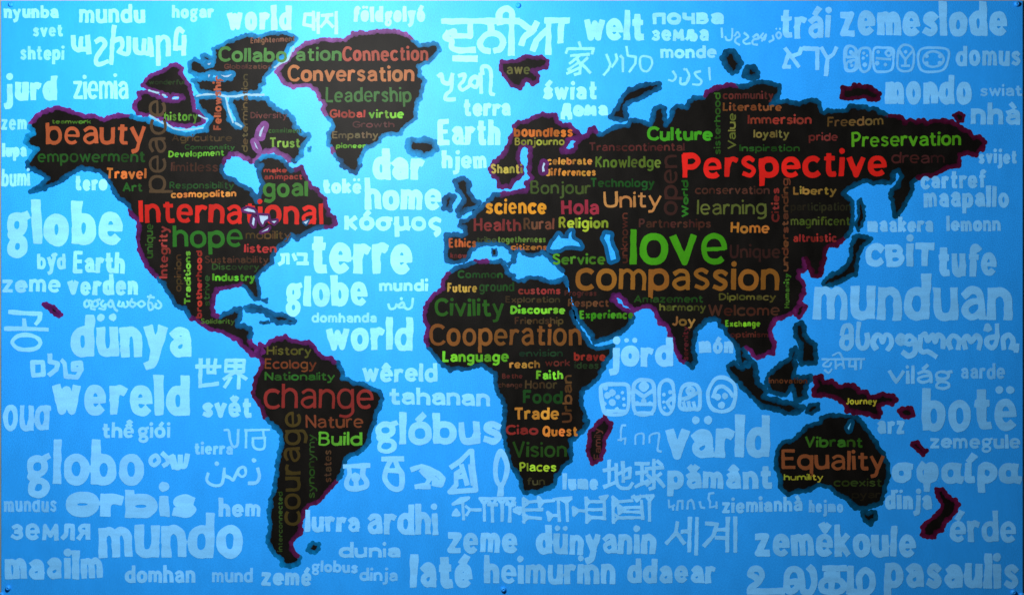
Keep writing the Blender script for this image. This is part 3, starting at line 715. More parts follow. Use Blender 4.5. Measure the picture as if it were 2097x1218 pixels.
# ------------------------------------------------------------------ words on the land
W1 = [  # parent, text, x0, x1, base, x-height, stroke, colour, slope px per px, ascender, cap
('na','teamwork',106,187,254,7,2.4,(80,130,45)), ('na','beauty',94,299,297,38,8.5,(198,100,62),0,1.22),
('na','empowerment',77,298,333,19,4.6,(38,88,36)), ('na','Travel',217,300,367,17,5,(228,125,62)), ('na','Art',251,292,393,14,4,(40,95,36)),
('vi','history',336,405,248,14,3.8,(105,175,60)), ('vi','wonderful',305,378,174,8,2.4,(42,66,34)),
('el','Collabo',447,588,128,23,6.4,(88,150,78)), ('gl','ation',605,700,126,22,6.2,(88,150,78)), ('el','Enlightenment',513,604,90,9,2.6,(135,95,72),-.05),
('el','Globalization',459,556,142,8,2.4,(98,58,50)), ('na','Diversity',513,588,243,10,2.6,(110,62,60)), ('na','Agriculture',352,475,290,11,3,(84,66,42)),
('na','commitment',550,618,273,8,2.4,(50,98,40)), ('na','Trust',552,615,303,15,4.2,(135,190,75)), ('na','Commonality',378,481,307,8,2.5,(44,96,40)),
('na','Development',345,459,323,10,3.2,(105,185,55),-.03), ('na','limitless',350,447,352,15,3.6,(82,50,38)), ('na','Responsibility',347,479,387,11,3.2,(38,80,38)),
('na','cosmopolitan',350,484,406,11,3.8,(232,150,72),-.02), ('na','make',540,588,354,8,3,(178,66,52)), ('na','an impact',541,622,368,9,3,(165,60,52)),
('na','goal',538,631,404,29,8,(66,132,50),0,1.2), ('na','International',284,662,457,40,9.6,(228,42,34),.012,1.16,1.16),
('na','hope',354,497,507,36,8.2,(46,122,38),0,1.28), ('na','mobility',503,596,490,13,3.2,(92,68,34)), ('na','listen',500,566,518,14,4.2,(185,56,56)),
('na','Sustainability',419,550,539,11,3,(84,52,38)), ('na','Discovery',434,531,553,10,3,(42,74,34)), ('na','Industry',435,523,576,12,4.4,(92,182,46)),
('na','Solidarity',411,481,663,8,2.5,(72,110,42)),
('sa','History',546,638,727,14,3.8,(84,88,36)), ('sa','Ecology',542,648,755,15,3.8,(128,70,42)), ('sa','Nationality',542,686,779,13,3.8,(46,100,38)),
('sa','change',540,766,837,42,7.2,(148,52,48),0,1.22), ('sa','Nature',626,744,876,20,4.4,(122,66,42)), ('sa','Build',652,742,912,21,5.6,(92,172,52)),
('gl','Connection',701,877,126,23,6.2,(188,92,76)), ('gl','Conversation',589,848,168,25,6.8,(206,132,84)), ('gl','Leadership',667,843,210,23,5.2,(72,128,66)),
('gl','Global',675,748,242,13,4.2,(182,74,62)), ('gl','virtue',755,827,243,14,4.4,(130,205,66)), ('gl','Growth',722,808,262,10,3,(98,56,54)),
('gl','Empathy',680,775,284,11,3.4,(108,98,66)), ('gl','pioneer',688,749,304,8,2.8,(112,190,58)),
('sv','awe',1037,1086,153,16,4.6,(112,122,66)),
('ea','boundless',1052,1173,281,16,5.2,(216,118,48),0,1.22), ('ea','Bonjourno',1054,1156,298,12,3.6,(152,162,58)), ('ea','Shanti',1005,1070,356,15,4.4,(176,164,72)),
('ea','celebrate',1120,1213,338,12,4,(208,144,64)), ('ea','differences',1117,1220,361,12,4,(210,142,58)), ('ea','Knowledge',1219,1354,344,18,4.6,(98,122,46)),
('ea','Technology',1209,1340,384,14,4,(30,84,32)), ('ea','Bonjour',1086,1210,398,20,4.8,(68,90,40)), ('ea','Unity',1236,1354,426,26,5.8,(190,134,76),0,1.3,1.3),
('ea','science',994,1119,439,24,6.8,(238,162,44)), ('ea','Hola',1149,1227,440,23,7,(156,46,66)), ('ea','Health',970,1067,474,20,5.4,(132,50,50)),
('ea','Rural',1072,1135,471,18,4.6,(116,74,52)), ('ea','Religion',1144,1246,468,17,5,(168,192,56)), ('ea','Partnerships',1308,1456,467,14,4,(70,40,33)),
('ea','love',1290,1490,543,67,14.5,(66,152,22),0,1.2), ('ea','compassion',1178,1596,595,46,10.4,(136,90,34),0,1.2), ('ea','Transcontinental',1206,1402,310,13,3.6,(84,40,38)),
('ea','Culture',1325,1460,289,21,6.6,(68,164,36)), ('ea','community',1480,1584,204,13,3.6,(92,44,40)), ('ea','Literature',1480,1601,228,13,4.2,(126,74,42)),
('ea','Immersion',1531,1662,255,15,4.2,(136,52,42)), ('ea','loyalty',1543,1616,283,13,3.6,(124,110,62)), ('ea','Inspiration',1514,1638,311,11,3.6,(34,78,28)),
('ea','pride',1656,1716,289,13,3.6,(98,40,38)), ('ea','Freedom',1694,1809,261,15,4,(100,76,42),-.04), ('ea','Preservation',1744,1968,302,22,5.6,(72,138,26),-.015),
('ea','Perspective',1397,1816,366,45,12.2,(206,32,26),-.008,1.2,1.16), ('ea','dream',1825,1934,335,18,4,(58,28,28)), ('ea','conservation',1423,1576,398,13,3.6,(80,48,38)),
('ea','learning',1427,1570,440,23,4.8,(86,96,44)), ('ea','Home',1496,1576,478,17,5,(188,124,52)), ('ea','Liberty',1624,1713,399,13,4.2,(134,104,46)),
('ea','participation',1619,1742,432,13,3.4,(34,34,22)), ('ea','magnificent',1619,1741,462,14,3.6,(62,78,28)), ('ea','altruistic',1624,1713,496,13,4,(128,38,36)),
('ea','Unique',1494,1598,529,21,5,(48,27,24)), ('ea','Diplomacy',1472,1589,615,11,3.6,(90,90,40)), ('ea','Welcome',1450,1597,647,18,4.6,(74,42,32)),
('ea','Exchange',1485,1557,669,10,3.6,(105,170,38)), ('ea','optimism',1495,1573,691,9,3,(76,34,28)), ('ea','harmony',1350,1446,637,12,3.6,(88,92,40)),
('ea','Joy',1376,1424,667,15,4.6,(152,106,56)), ('ea','Amazement',1298,1440,620,12,3.6,(36,74,28)), ('ea','Experience',1187,1297,653,13,4.6,(66,148,32)),
('ea','Service',1131,1240,542,17,5,(78,138,38)), ('ea','Ethics',919,975,507,14,4,(188,98,48)), ('ea','know',922,956,529,9,3,(112,44,44)),
('ea','tribe',976,1017,497,9,2.6,(64,80,44)), ('ea','togetherness',1019,1118,497,10,3.2,(94,132,54)), ('ea','citizens',1046,1121,512,9,3.2,(168,104,48)),
('af','Common',937,1030,570,12,4,(32,80,34)), ('af','Future',916,977,599,14,4.2,(184,148,68)), ('af','ground',981,1053,597,15,3.8,(36,80,34)),
('af','customs',1061,1148,603,12,4,(146,56,52)), ('af','Progress',1156,1222,606,9,3,(78,38,34)), ('af','Exploration',1035,1147,620,10,3,(76,64,40)),
('af','Discourse',1045,1158,643,13,4.8,(118,204,52)), ('af','Respect',1163,1247,628,12,3.6,(114,74,48)), ('af','Friendship',1054,1154,664,11,3.2,(90,68,42)),
('af','Civility',890,1032,648,28,7.2,(42,98,30)), ('af','Cooperation',879,1191,708,36,7.8,(138,88,42),0,1.25,1.25), ('af','Language',906,1042,741,17,5.6,(112,206,48)),
('af','envision',1063,1153,730,11,3.4,(28,60,38)), ('af','reach',1043,1106,754,13,4.2,(168,124,56)), ('af','work',1116,1168,750,11,3.2,(104,44,38)),
('af','brave',1175,1240,739,14,4.8,(142,46,36)), ('af','ideas',1176,1226,755,11,3.4,(32,52,30)), ('af','Faith',1098,1153,777,14,4.6,(118,208,56)),
('af','Be the',1028,1073,775,8,2.8,(92,40,36)), ('af','change',1020,1070,793,8,2.6,(76,48,36)), ('af','Honor',1075,1141,796,14,3.6,(80,68,44)),
('af','Food',1071,1152,826,21,6,(28,72,30)), ('af','Trade',1053,1145,859,19,5.6,(216,158,62)), ('af','Ciao',1036,1102,890,15,5,(132,44,40)),
('af','Quest',1111,1183,893,16,5,(218,128,56)), ('af','Vision',1050,1161,936,24,5.6,(36,74,26)), ('af','Places',1064,1139,965,14,4,(152,190,52)), ('af','fun',1079,1116,993,12,3.2,(68,66,42)),
('au','Vibrant',1648,1767,916,17,5,(44,84,24)), ('au','Equality',1600,1812,960,32,7.6,(110,62,36),.02,1.3,1.3), ('au','humility',1605,1686,983,10,3,(134,140,42)),
('au','coexist',1707,1806,996,13,3.6,(40,54,22)), ('au','pyar',1744,1803,1020,12,3,(30,27,18)), ('bo','innovation',1574,1653,785,9,2.8,(82,48,28)), ('ng','Journey',1732,1796,828,10,3.2,(148,146,44)),
]
W1V = [  # parent, text, y0 (start, lower), y1 (upper), base x, x-height, stroke, colour
('na','peace',395,204,341,36,6.8,(92,74,54)), ('na','Fellowship',267,154,454,13,4.4,(182,98,66)), ('na','determination',312,152,508,10,3,(104,90,56)),
('na','unique',529,458,314,13,3.2,(54,100,40)), ('na','Integrity',570,463,344,14,4.2,(160,62,58)), ('na','opinion',597,521,372,11,3,(86,66,36)),
('na','Traditions',623,514,391,10,3.8,(112,190,58)), ('na','brotherhood',652,513,414,10,4,(168,52,46)), ('na','strive',627,563,430,10,3,(44,86,38)),
('sa','courage',1076,842,616,34,7,(70,60,28)), ('sa','synonymy',1020,888,645,12,3,(44,78,32)), ('sa','states',987,921,679,12,3.2,(84,60,42)), ('sa','interconnected',1129,1006,579,8,2.6,(52,78,36)),
('ea','open',441,318,1388,28,6,(60,36,32)), ('ea','World',445,369,1410,11,4,(40,110,34)), ('ea','unknown',539,436,1286,12,3.2,(88,44,34)), ('ea','sisterhood',317,190,1476,11,3.2,(42,84,28)),
('ea','Value',306,232,1507,13,3.6,(104,112,50)), ('ea','Cities',455,385,1596,12,4.2,(118,42,38)), ('ea','understanding',556,365,1615,11,3.6,(90,54,34)), ('ea','Humanity',631,560,1617,8.5,3.2,(62,110,36)),
('ea','serenity',738,668,1410,9,2.8,(84,32,36)), ('af','Urban',865,767,1172,16,4.8,(98,70,38)), ('mg','Family',940,876,1231,11,3,(78,44,38)),
]
def flat_word(i, rec, vertical):
    key, text, a0, a1, base, xh, w, col = rec[:8]
    slope = rec[8] if len(rec) > 8 else 0
    asc = rec[9] if len(rec) > 9 else 1.36
    cap = rec[10] if len(rec) > 10 else 1.38
    rg = random.Random(text + str(i))
    st, n = letter_strokes(text, abs(a1 - a0), xh, w * .93, rg, asc, cap, gap=.10, jit=1.1)
    if vertical:
        f = lambda p: (base - p[1], a0 - p[0])
        cx, cy = base - xh / 2, (a0 + a1) / 2
    else:
        f = lambda p: (a0 + p[0], base - p[1] + slope * p[0])
        cx, cy = (a0 + a1) / 2, base
    st = [([f(p) for p in pts], r, k) for pts, r, k in st]
    dim = .84 if (xh < 20 and max(col) < 130) else .90
    if cy > 600 and max(col) < 160: dim *= .88
    cols = letter_colours([v * dim for v in pigment(col, cx, cy)], n, rg, .38 if xh < 20 else .13)
    o = build_word('painted_word', text, st, n, cols, 0.00045, M_word, LANDS[key], .18, .55 if w > 5 else .35)
    hue = max(range(3), key=lambda k: col[k])
    nm = ['reddish' if col[0] > 1.7 * col[1] else 'orange brown', 'green', 'blue'][hue]
    o['label'] = 'word %s in %s paint' % (text, nm)
for i, rec in enumerate(W1):
    flat_word(i, rec, False)
for i, rec in enumerate(W1V):
    flat_word(i, rec, True)

# ------------------------------------------------------------------ words on the ocean
W2 = [  # text, x0, x1, base, x-height, stroke, slope, ascender, strength
('nyunba',8,120,38,20,6.8,0,1.4), ('mundu',162,297,48,29,8,0,1.4), ('svet',67,129,76,20,6,0,1.35), ('shtepi',41,132,124,22,6.2,0,1.4), ('jurd',9,117,207,40,13,0,1.28),
('ziemia',150,263,204,38,9,0,1.4), ('zem',2,55,267,23,6.2), ('lupa',4,55,322,21,7.2,0,1.45), ('bumi',3,62,383,27,8,-.03,1.4), ('tero',153,220,391,24,9), ('G2globe',11,252,503,68,20,0,1.38),
('bỹd',76,135,552,26,7,0,1.3), ('Earth',149,256,560,33,9.4,0,1.4), ('zeme',4,125,599,27,8), ('verden',139,283,605,31,9.6,0,1.45),
('dünya',145,392,732,65,18,0,1.4), ('wereld',107,389,850,64,19,.01,1.37), ('ouɑ',6,104,881,53,12), ('thế gıới',209,356,897,24,7,0,1.4),
('G2globo',52,295,993,66,18,0,1.48), ('mundus',8,116,1048,24,6,0,1.1), ('orbis',136,406,1058,50,20,.01,1.22), ('земля',22,185,1106,35,9.6), ('mundo',201,498,1142,68,18,0,1.4),
('maailm',10,210,1186,45,14,0,1.36), ('domhan',256,400,1193,26,7.4,0,1.42), ('mund',434,518,1192,22,6,0,1.4), ('zemé',535,639,1199,28,8.8), ('G2globus',638,733,1170,18,5.6,.04,1.4), ('dinja',736,815,1189,19,5.6,0,1.5),
('dunia',694,821,1141,22,7.2,0,1.5), ('lurra',625,737,1089,33,10,0,1.4), ('ardhi',751,897,1095,46,12,0,1.42), ('hem',448,535,1058,28,9,0,1.5), ('tierra',398,477,931,19,6), ('svět',414,516,855,32,10,0,1.36),
('laté',839,967,1204,52,16,0,1.38), ('heimurinn',991,1261,1195,42,12,.005,1.45), ('zeme',916,1060,1133,43,13), ('dünyanin',1098,1343,1135,43,12,0,1.4), ('ddaear',1284,1466,1194,37,11,0,1.4),
('lume',1152,1225,1003,24,8.6,0,1.5), ('pământ',1367,1581,1001,38,12.5,0,1.35), ('ziemianhà',1478,1643,1051,23,7,-.03,1.4), ('hejmo',1656,1727,1049,19,6,0,1.4), ('zeměkoule',1545,1876,1139,48,14,.005,1.42),
('pasaulis',1810,2088,1204,53,15.5,.004,1.42), ('érde',1944,2082,1110,44,12,0,1.5), ('dïnja',1812,1909,1043,30,9.5,0,1.4), ('σφαίρα',1825,2091,990,44,14.5,0,1.4), ('zemeG2ule',1904,2090,918,22,6.6,0,1.4),
('arz',1796,1853,889,28,8.6), ('botë',1888,2083,883,67,17,0,1.4), ('aarde',1967,2058,776,24,6.4,0,1.45), ('viláG2',1818,1949,786,29,7.4,0,1.4), ('munduan',1665,2072,655,70,17,.005,1.41),
('tufe',1920,2041,567,49,15,0,1.4), ('cвiт',1771,1915,547,49,14,0,1.3), ('maakera',1776,1911,476,24,7.8,0,1.38), ('lemonn',1938,2049,474,23,6.8,0,1.4), ('maapallo',1891,2066,425,31,9,0,1.46),
('cartref',1885,2020,388,27,8,-.02,1.4), ('svijet',2003,2083,336,22,7,0,1.35), ('nhà',1988,2090,256,33,10,0,1.4), ('swiat',2007,2093,198,18,5,0,1.35), ('mondo',1812,1990,215,47,14,0,1.32),
('domus',1957,2091,136,32,9,0,1.35), ('trái',1598,1701,80,47,11,.0,1.35), ('zemeslode',1718,2063,76,52,15,0,1.42), ('почва',1336,1483,51,25,8.4), ('земља',1334,1452,85,24,7.6), ('monde',1352,1468,120,20,6.6,0,1.35),
('welt',1196,1320,84,46,13,0,1.35), ('świat',1112,1223,205,28,8.6,0,1.45), ('дома',1148,1245,239,24,9.4), ('terra',949,1046,239,27,8.6), ('Earth',896,1025,298,41,11.6,0,1.35), ('hjem',905,998,346,27,8.6,0,1.38),
('dar',762,869,370,48,16,0,1.38), ('tokë',661,741,397,23,8.2,0,1.4), ('home',747,904,431,44,13,0,1.5), ('κóσμος',705,905,472,30,9.6,.01,1.35), ('terre',635,845,562,64,18,0,1.25), ('G2globe',584,752,628,50,14,0,1.32),
('mundi',776,877,597,19,6.8,0,1.4), ('domhanda',638,772,661,16,5,0,1.35), ('world',668,846,719,49,14,0,1.46), ('wêreld',742,896,782,29,8.6,0,1.38), ('tahanan',797,1003,828,27,8,.02,1.4),
('G2lóbus',767,1028,911,50,14,0,1.36), ('hogar',352,438,38,20,6.4,0,1.4), ('world',465,598,63,38,12,0,1.4), ('földgolyó',723,870,46,24,8,0,1.4), ('jörd',1249,1378,751,43,14,0,1.4), ('món',1431,1502,724,26,8.6,0,1.35),
('värld',1363,1577,940,63,18,-.02,1.42),
]
WX = [  # writing in other scripts, traced stroke by stroke: name, stroke, path
('armenian', 9.8, "@00 s 590,300 597,380 640,405 652,310 | - 650,400 690,400 | - 705,300 715,422 | s 775,335 815,315 845,355 805,420 772,480 790,520 862,500 | - 920,220 905,330 895,510 | s 905,335 970,315 985,370 960,415 | s 960,415 1000,435 1032,425 1036,310 | s 1090,320 1095,410 1150,425 1160,330 | s 1160,425 1200,425 1210,320 | - 1210,330 1222,445 | - 1270,300 1275,515 | s 1275,340 1312,300 1350,325 1355,440 @10 s 95,255 62,235 42,290 36,395 | - 36,390 100,385 | - 105,300 105,435"),
('georgian', 4.6, "@02 s 700,55 680,80 690,112 720,95 712,62 742,72 732,122 762,132 | s 765,60 742,85 760,112 790,92 780,60 802,52 | s 830,60 812,85 830,112 850,90 842,132 800,122 | s 890,58 870,90 890,112 912,92 900,60 922,122 942,142 | s 962,68 950,100 980,106 990,76 1002,112 1030,100 1025,68 | s 1062,48 1042,90 1070,112 1092,86 1062,70 | s 1132,112 1110,86 1140,64 1166,90 1140,112 | s 1212,18 1192,80 1202,134 1230,122 1220,82 1195,76 | s 1190,30 1238,36 | s 1270,60 1297,92 1282,122 1250,112 1256,86"),
('korean', 9, "@02 - 80,152 200,162 325,165 320,212 292,246 | - 195,215 200,280 | - 45,285 200,285 380,292 | c 100,395 140,348 215,335 290,355 325,400 290,442 215,455 140,442"),
('hebrew', 9.6, "@02 - 260,555 345,555 350,655 270,660 260,555 | - 400,500 400,550 465,565 452,612 400,655 | - 500,545 520,565 530,670 620,675 655,610 648,562 588,565 592,612 628,615"),
('hebrew', 9.6, "@03 c 1222,112 1258,95 1278,138 1242,172 1212,150 | s 1310,80 1350,112 1390,100 | s 1318,175 1352,150 1342,112 | - 1375,120 1400,190 @13 - 0,120 20,160 40,190 | s 20,105 42,188 72,180 76,100 | s 72,180 112,178 132,92"),
('chinese', 7.6, "@12 - 210,590 395,590 | - 240,535 235,750 | - 235,745 375,728 | - 300,535 300,640 | - 360,535 345,640 | - 300,638 355,638 | - 445,540 590,540 585,630 440,630 445,540 | - 445,585 585,585 | - 520,540 520,630 | - 515,632 430,690 | - 525,635 602,688 | - 480,680 435,752 | - 548,668 545,762"),
('gurmukhi', 5.2, "@12 s 432,1100 465,1105 475,1170 500,1232 535,1215 542,1100 | - 598,1102 790,1097 | - 606,1102 604,1238 | - 742,1100 747,1162 660,1166 | s 660,1166 664,1230 705,1256 750,1240 756,1160"),
('persian', 6.8, "@13 o 370,160,18 | o 670,135,20 | s 300,240 288,290 320,325 370,337 415,312 430,200 | s 425,255 470,272 500,290 522,250 552,200 590,190 602,240 572,266 540,242 | s 700,202 712,260 690,310 630,316"),
('hieroglyph', 10.6, "@23 - 25,182 215,175 | s 58,190 62,250 38,310 52,352 115,362 192,342 198,300 170,250 176,190 | o 115,270,40 | - 115,275 115,340 | - 335,122 485,120 | s 390,140 362,200 347,280 382,340 430,365 478,350 484,250 450,190 432,140 | - 385,215 450,215 | - 570,205 640,180 700,205 770,240 815,280 795,325 740,318 | - 640,215 700,280 | - 690,230 760,300 | - 710,280 680,330 600,345 | - 700,345 640,346 | - 885,185 950,140 1030,62 1045,62 1058,220 1078,372 870,385 920,330 920,240 950,222 | - 965,180 1005,320 | - 940,268 965,264 | - 1040,180 1055,320 | c 1275,65 1238,160 1240,270 1268,330 1300,312 1330,200 1312,115 | - 1275,325 1275,402 | - 1282,350 1282,390"),
('cuneiform', 6.6, "@23 - 895,485 960,440 1020,435 960,470 895,485 | - 970,440 980,605 | - 1000,505 1032,530 1005,570 | - 1030,530 1115,530 | - 895,572 920,530 945,570 895,572 | - 1110,440 1180,440 1145,480 1110,440 | - 1145,475 1148,615 | - 1175,440 1245,440 1210,500 1175,440 | - 1180,490 1245,490 | - 1210,490 1212,622 | - 1255,440 1325,440 1290,480 1255,440 | - 1290,475 1290,615 | - 1320,440 1390,440 1355,505 1320,440 | - 1325,485 1392,490 | - 1355,490 1350,622 | - 1385,530 1414,515 "
  "@33 - 0,500 18,470 | - 10,542 60,515 55,560 10,542 | - 85,440 90,632 | - 85,440 130,470 90,502 | - 130,468 205,462 | - 207,430 242,470 216,500 207,430 | - 240,462 332,456 | - 100,530 235,530 | - 85,570 125,592 85,626 | - 125,592 225,600 | - 330,446 470,436 | - 400,450 430,470 465,442 | - 365,460 375,618 | - 435,470 440,618 | - 282,552 320,576 292,614 282,552 | - 320,576 372,576 | - 487,512 525,536 492,574 487,512 | - 525,536 590,540 | - 590,435 595,632 | - 590,440 620,466 595,492 | - 620,466 735,464 | - 600,530 735,526 | - 595,570 630,592 595,630 | - 630,592 735,596 | - 735,440 738,602 | - 702,430 760,420 735,452 702,430 | - 805,430 810,632 | - 805,430 850,466 810,502 | - 850,466 960,456 | - 960,430 1130,416 | - 975,420 1000,460 1030,420 | - 1072,420 1100,460 1130,420 | - 1100,452 1100,616 | - 1035,460 1045,602 | - 852,496 900,530 855,560 852,496 | - 900,514 1040,510 | - 900,546 1040,550 | - 810,560 850,592 810,626 | - 850,596 1050,592"),
('chinese', 7.6, "@33 - 735,215 815,200 | - 775,140 775,320 | - 740,345 825,310 | s 832,165 836,300 862,350 930,358 962,320 | - 885,150 890,300 | - 835,250 945,195 940,270 905,276 | - 990,160 1090,160 | - 1000,235 1080,225 | - 1040,160 1040,312 | - 990,345 1085,302 | - 1075,200 1205,190 | - 1135,130 1135,352 1105,362 | - 1085,250 1110,276 | - 1080,330 1125,290 | - 1190,240 1150,272 | - 1150,260 1215,342 | - 1165,140 1195,166"),
('aramaic', 4.6, "@33 - 1255,455 1260,510 1300,495 | - 1285,498 1290,530 | - 1322,530 1330,462 1365,460 1365,522 @43 - 30,522 36,465 60,450 75,470 86,522 | - 130,470 140,512 166,516 | - 240,395 206,400 200,440 214,470 210,512 262,500 | - 265,470 265,516"),
('korean', 8.2, "@33 - 1325,635 1310,720 1240,796 | - 1320,720 1376,796 | - 1380,705 1414,705 @43 - -10,706 50,706 | - 50,600 45,860 | - 108,600 100,886 | - 185,640 270,645 238,740 168,816 | - 270,690 345,690 | - 260,755 345,755 | - 355,600 350,860 | - 415,595 415,862"),
('tamil', 12.6, "@43 s 575,1072 538,1050 560,1006 612,1012 632,1060 602,1112 542,1152 530,1190 | - 530,1190 792,1186 | s 862,1110 905,1108 912,1152 862,1192 830,1150 830,1060 872,1006 930,1022 950,1092 962,1180 1020,1190 1050,1120 1040,1032 1015,1000 | - 1132,1000 1290,1000 | - 1200,1000 1190,1180 | c 1190,1090 1140,1092 1106,1130 1120,1180 1180,1192 1250,1186 1288,1150 1260,1102 | - 1145,1052 1240,1050 | - 1345,1000 1345,1186 1480,1190 | - 1338,1010 1338,1100 @53 - 18,1010 16,1185 | s 100,1190 88,1072 140,1016 190,1060 190,1150 140,1192 20,1192"),
('georgian', 10.6, "@42 s 1272,330 1292,268 1340,268 1350,350 1345,420 1310,446 1275,420 1285,362 1340,352 @52 s 86,245 76,350 86,430 130,442 156,390 150,332 | s 220,440 200,400 220,346 260,342 276,392 300,336 340,350 346,410 322,450 | c 397,370 422,342 448,370 422,404 | s 455,375 490,340 526,370 502,410 462,402 | s 532,372 536,470 490,506 446,480 | s 580,350 576,440 602,472 640,470 700,506 | s 580,352 620,330 640,382 680,335 700,392 720,335 762,362 760,432 | s 822,440 806,390 840,342 890,372 886,440 | s 942,440 930,380 960,346 990,392 1030,342 1062,380 1050,442 | s 1110,290 1120,262 1136,290 | s 1196,260 1196,380 1160,440 1116,410 1126,362 1190,352 | s 1252,440 1246,372 1290,336 1326,380 1312,440 | - 1356,420 1352,462"),
('hindi', 4.4, "@42 - 1115,532 1414,530 | s 1165,540 1122,580 1170,590 1186,562 | s 1136,620 1166,640 1190,612 | s 1200,500 1250,480 1276,520 | - 1220,535 1225,606 | - 1280,535 1290,602 | s 1240,580 1266,570 1290,590 | - 1340,540 1330,590 1386,590 | - 1386,535 1386,612 @52 - 0,528 130,530 | - 10,545 6,585 55,590 | - 55,530 55,612 | - 105,530 100,606"),
('maya', 8.0, "@32 c 708,785 725,738 830,732 918,738 934,800 924,935 880,972 765,972 728,925 | o 745,762,18 | o 765,820,24 | o 805,800,26 | o 845,835,22 | o 800,880,28 | o 742,890,15 | o 880,800,15 | o 892,850,16 | o 898,900,16 | o 835,935,18 | - 765,948 900,946 | c 972,760 1002,708 1060,698 1118,712 1138,780 1138,925 1090,972 1002,968 972,915 | c 1028,750 1055,722 1082,750 1055,778 | o 1055,750,12 | - 985,785 1055,832 1125,785 | o 1000,888,20 | o 1055,868,24 | o 1108,888,20 | - 990,892 1120,892 | - 985,965 1120,965 | c 1180,760 1228,700 1288,735 1294,900 1250,972 1188,928 | o 1215,815,14 | o 1215,875,14 | o 1220,920,14 | o 1268,795,18 | - 1275,850 1242,880 1270,920 "
  "@42 c -15,765 32,732 98,738 128,800 124,925 80,932 -20,928 -32,860 | c 30,785 55,760 82,785 55,812 | s -22,848 30,842 112,800 | - 0,880 10,922 | - 40,880 50,932 | - 80,880 92,926 | c 202,780 252,692 320,678 398,722 418,800 390,918 310,952 232,928 198,860 | s 238,832 262,770 310,750 360,780 392,822 | o 275,835,28 | o 335,825,24 | o 300,900,30"),
('aztec', 5.2, "@40 c 1312,402 1342,372 1380,392 1376,450 1312,462 | c 1320,500 1312,558 1360,572 1400,542 1390,490 | o 1345,420,14 | o 1355,530,14 @50 c -28,402 20,372 62,402 66,480 50,552 0,574 -26,540 | o 30,430,16 | o 20,500,16 | - -10,460 50,462 | c 92,412 140,388 178,412 174,540 130,580 92,540 | o 125,430,13 | o 122,470,14 | o 152,450,11 | o 132,522,18 | c 206,402 280,386 358,398 364,470 350,560 280,580 212,560 | c 300,430 325,406 350,430 325,454 | o 240,420,14 | o 235,510,20 | o 300,522,15 | - 230,472 340,480 | c 396,470 412,392 460,362 518,392 528,480 508,560 450,576 402,550 | - 412,412 460,482 518,412 | o 460,420,15 | - 430,532 490,532 | - 460,492 460,532 | c 562,480 582,402 680,386 798,402 804,480 770,558 690,580 592,568 | c 602,480 632,432 690,416 750,440 768,480 740,524 680,540 622,520 | o 632,455,16 | o 738,455,16 | o 632,508,16 | o 735,508,16"),
('hebrew', 8.4, "@40 - 820,395 925,535 | - 945,392 932,432 880,452 | - 846,432 808,540 850,540 | - 968,390 1075,396 1075,552 | - 1112,392 1158,472 1145,602 | - 1225,392 1202,440 1158,472"),
('jawi', 4.4, "@40 - 306,232 310,300 | s 336,300 350,325 386,315 392,236 | s 412,290 432,260 452,290 420,312 416,342 448,362 | s 490,270 520,300 480,332 500,356 532,352 | s 560,300 590,280 602,312 560,322 556,356 592,362 | s 640,270 620,300 650,322 662,280 630,332 | s 716,290 722,320 690,338 | c 745,285 765,262 785,285 765,312 | o 745,235,9 | o 776,235,9"),
('arabic', 4.8, "@30 s 1290,578 1312,620 1290,652 1255,646 | o 1382,560,11 | s 1350,630 1350,672 1390,678 1412,630 @40 s 22,560 46,610 32,660 0,676 | s 132,576 90,590 110,622 142,650 130,682 75,680 | - 205,550 212,642"),
('chinese', 6, "@30 - 535,345 545,380 | - 430,425 440,396 650,392 640,432 | - 470,450 610,440 | - 540,450 460,512 | - 520,480 545,520 540,592 502,602 | - 525,510 445,562 | - 530,550 440,592 | - 600,470 552,512 | - 550,510 622,586"),
('hebrew', 5.2, "@30 - 755,445 786,520 770,560 735,602 | - 830,440 840,480 800,540 | - 870,455 886,470 886,576 | - 915,380 926,450 990,460 986,512 940,578 | c 1030,462 1105,465 1120,520 1080,575 1032,552"),
('gurmukhi', 12.4, "@20 - 815,175 1414,172 | - 1035,180 1032,292 905,292 | - 905,292 902,255 860,270 | s 850,270 832,305 885,330 885,385 950,408 1060,404 | - 910,472 1075,475 | - 1200,175 1200,255 | s 1180,412 1130,400 1110,350 1150,292 1210,272 1275,292 1298,350 1270,398 1235,410 | - 1365,430 1365,150 | s 1272,185 1268,110 1312,72 1365,95 1370,160 @30 - 0,172 60,180 165,255 | s 75,355 95,300 150,262 188,195 | - 165,398 188,330 262,255 | - 275,168 440,168 | - 290,172 285,425 | - 390,172 386,330"),
('gujarati', 8, "@20 s 782,612 802,602 816,660 868,672 890,602 | s 890,602 880,720 842,760 836,800 906,800 | s 945,612 986,602 980,650 946,690 970,726 1030,692 | c 1030,670 1060,622 1100,640 1080,702 | - 1115,600 1122,742 | s 1130,592 1130,542 1180,542 1202,600 1196,740 1222,762"),
('korean', 6.8, "@10 - 1140,118 1080,118 1068,200 1132,212 | - 1148,100 1148,240 | - 1148,166 1188,166 | - 1185,110 1185,266 | - 1215,128 1296,122 | - 1262,126 1250,170 1210,216 | - 1252,166 1302,216 | - 1330,105 1330,268"),
('hebrew', 7, "@11 - 890,870 942,868 942,940 | - 905,870 902,928 872,945 | - 985,870 1002,908 | - 1022,866 1086,868 1082,936 | - 1022,940 1100,940"),
('arabic', 5, "@22 s 375,90 390,126 426,120 440,90 | o 480,45,13 | c 456,102 490,76 502,106 470,116 | s 500,110 530,130 562,110 572,45"),
('armenian', 4.2, "@32 - 905,1062 880,1062 870,1100 870,1182 | - 850,1180 906,1166 902,1212 | s 986,1210 992,1142 1050,1132 1052,1210 | s 1100,1200 1106,1142 1175,1126 1172,1200 1166,1262 1192,1272"),
]
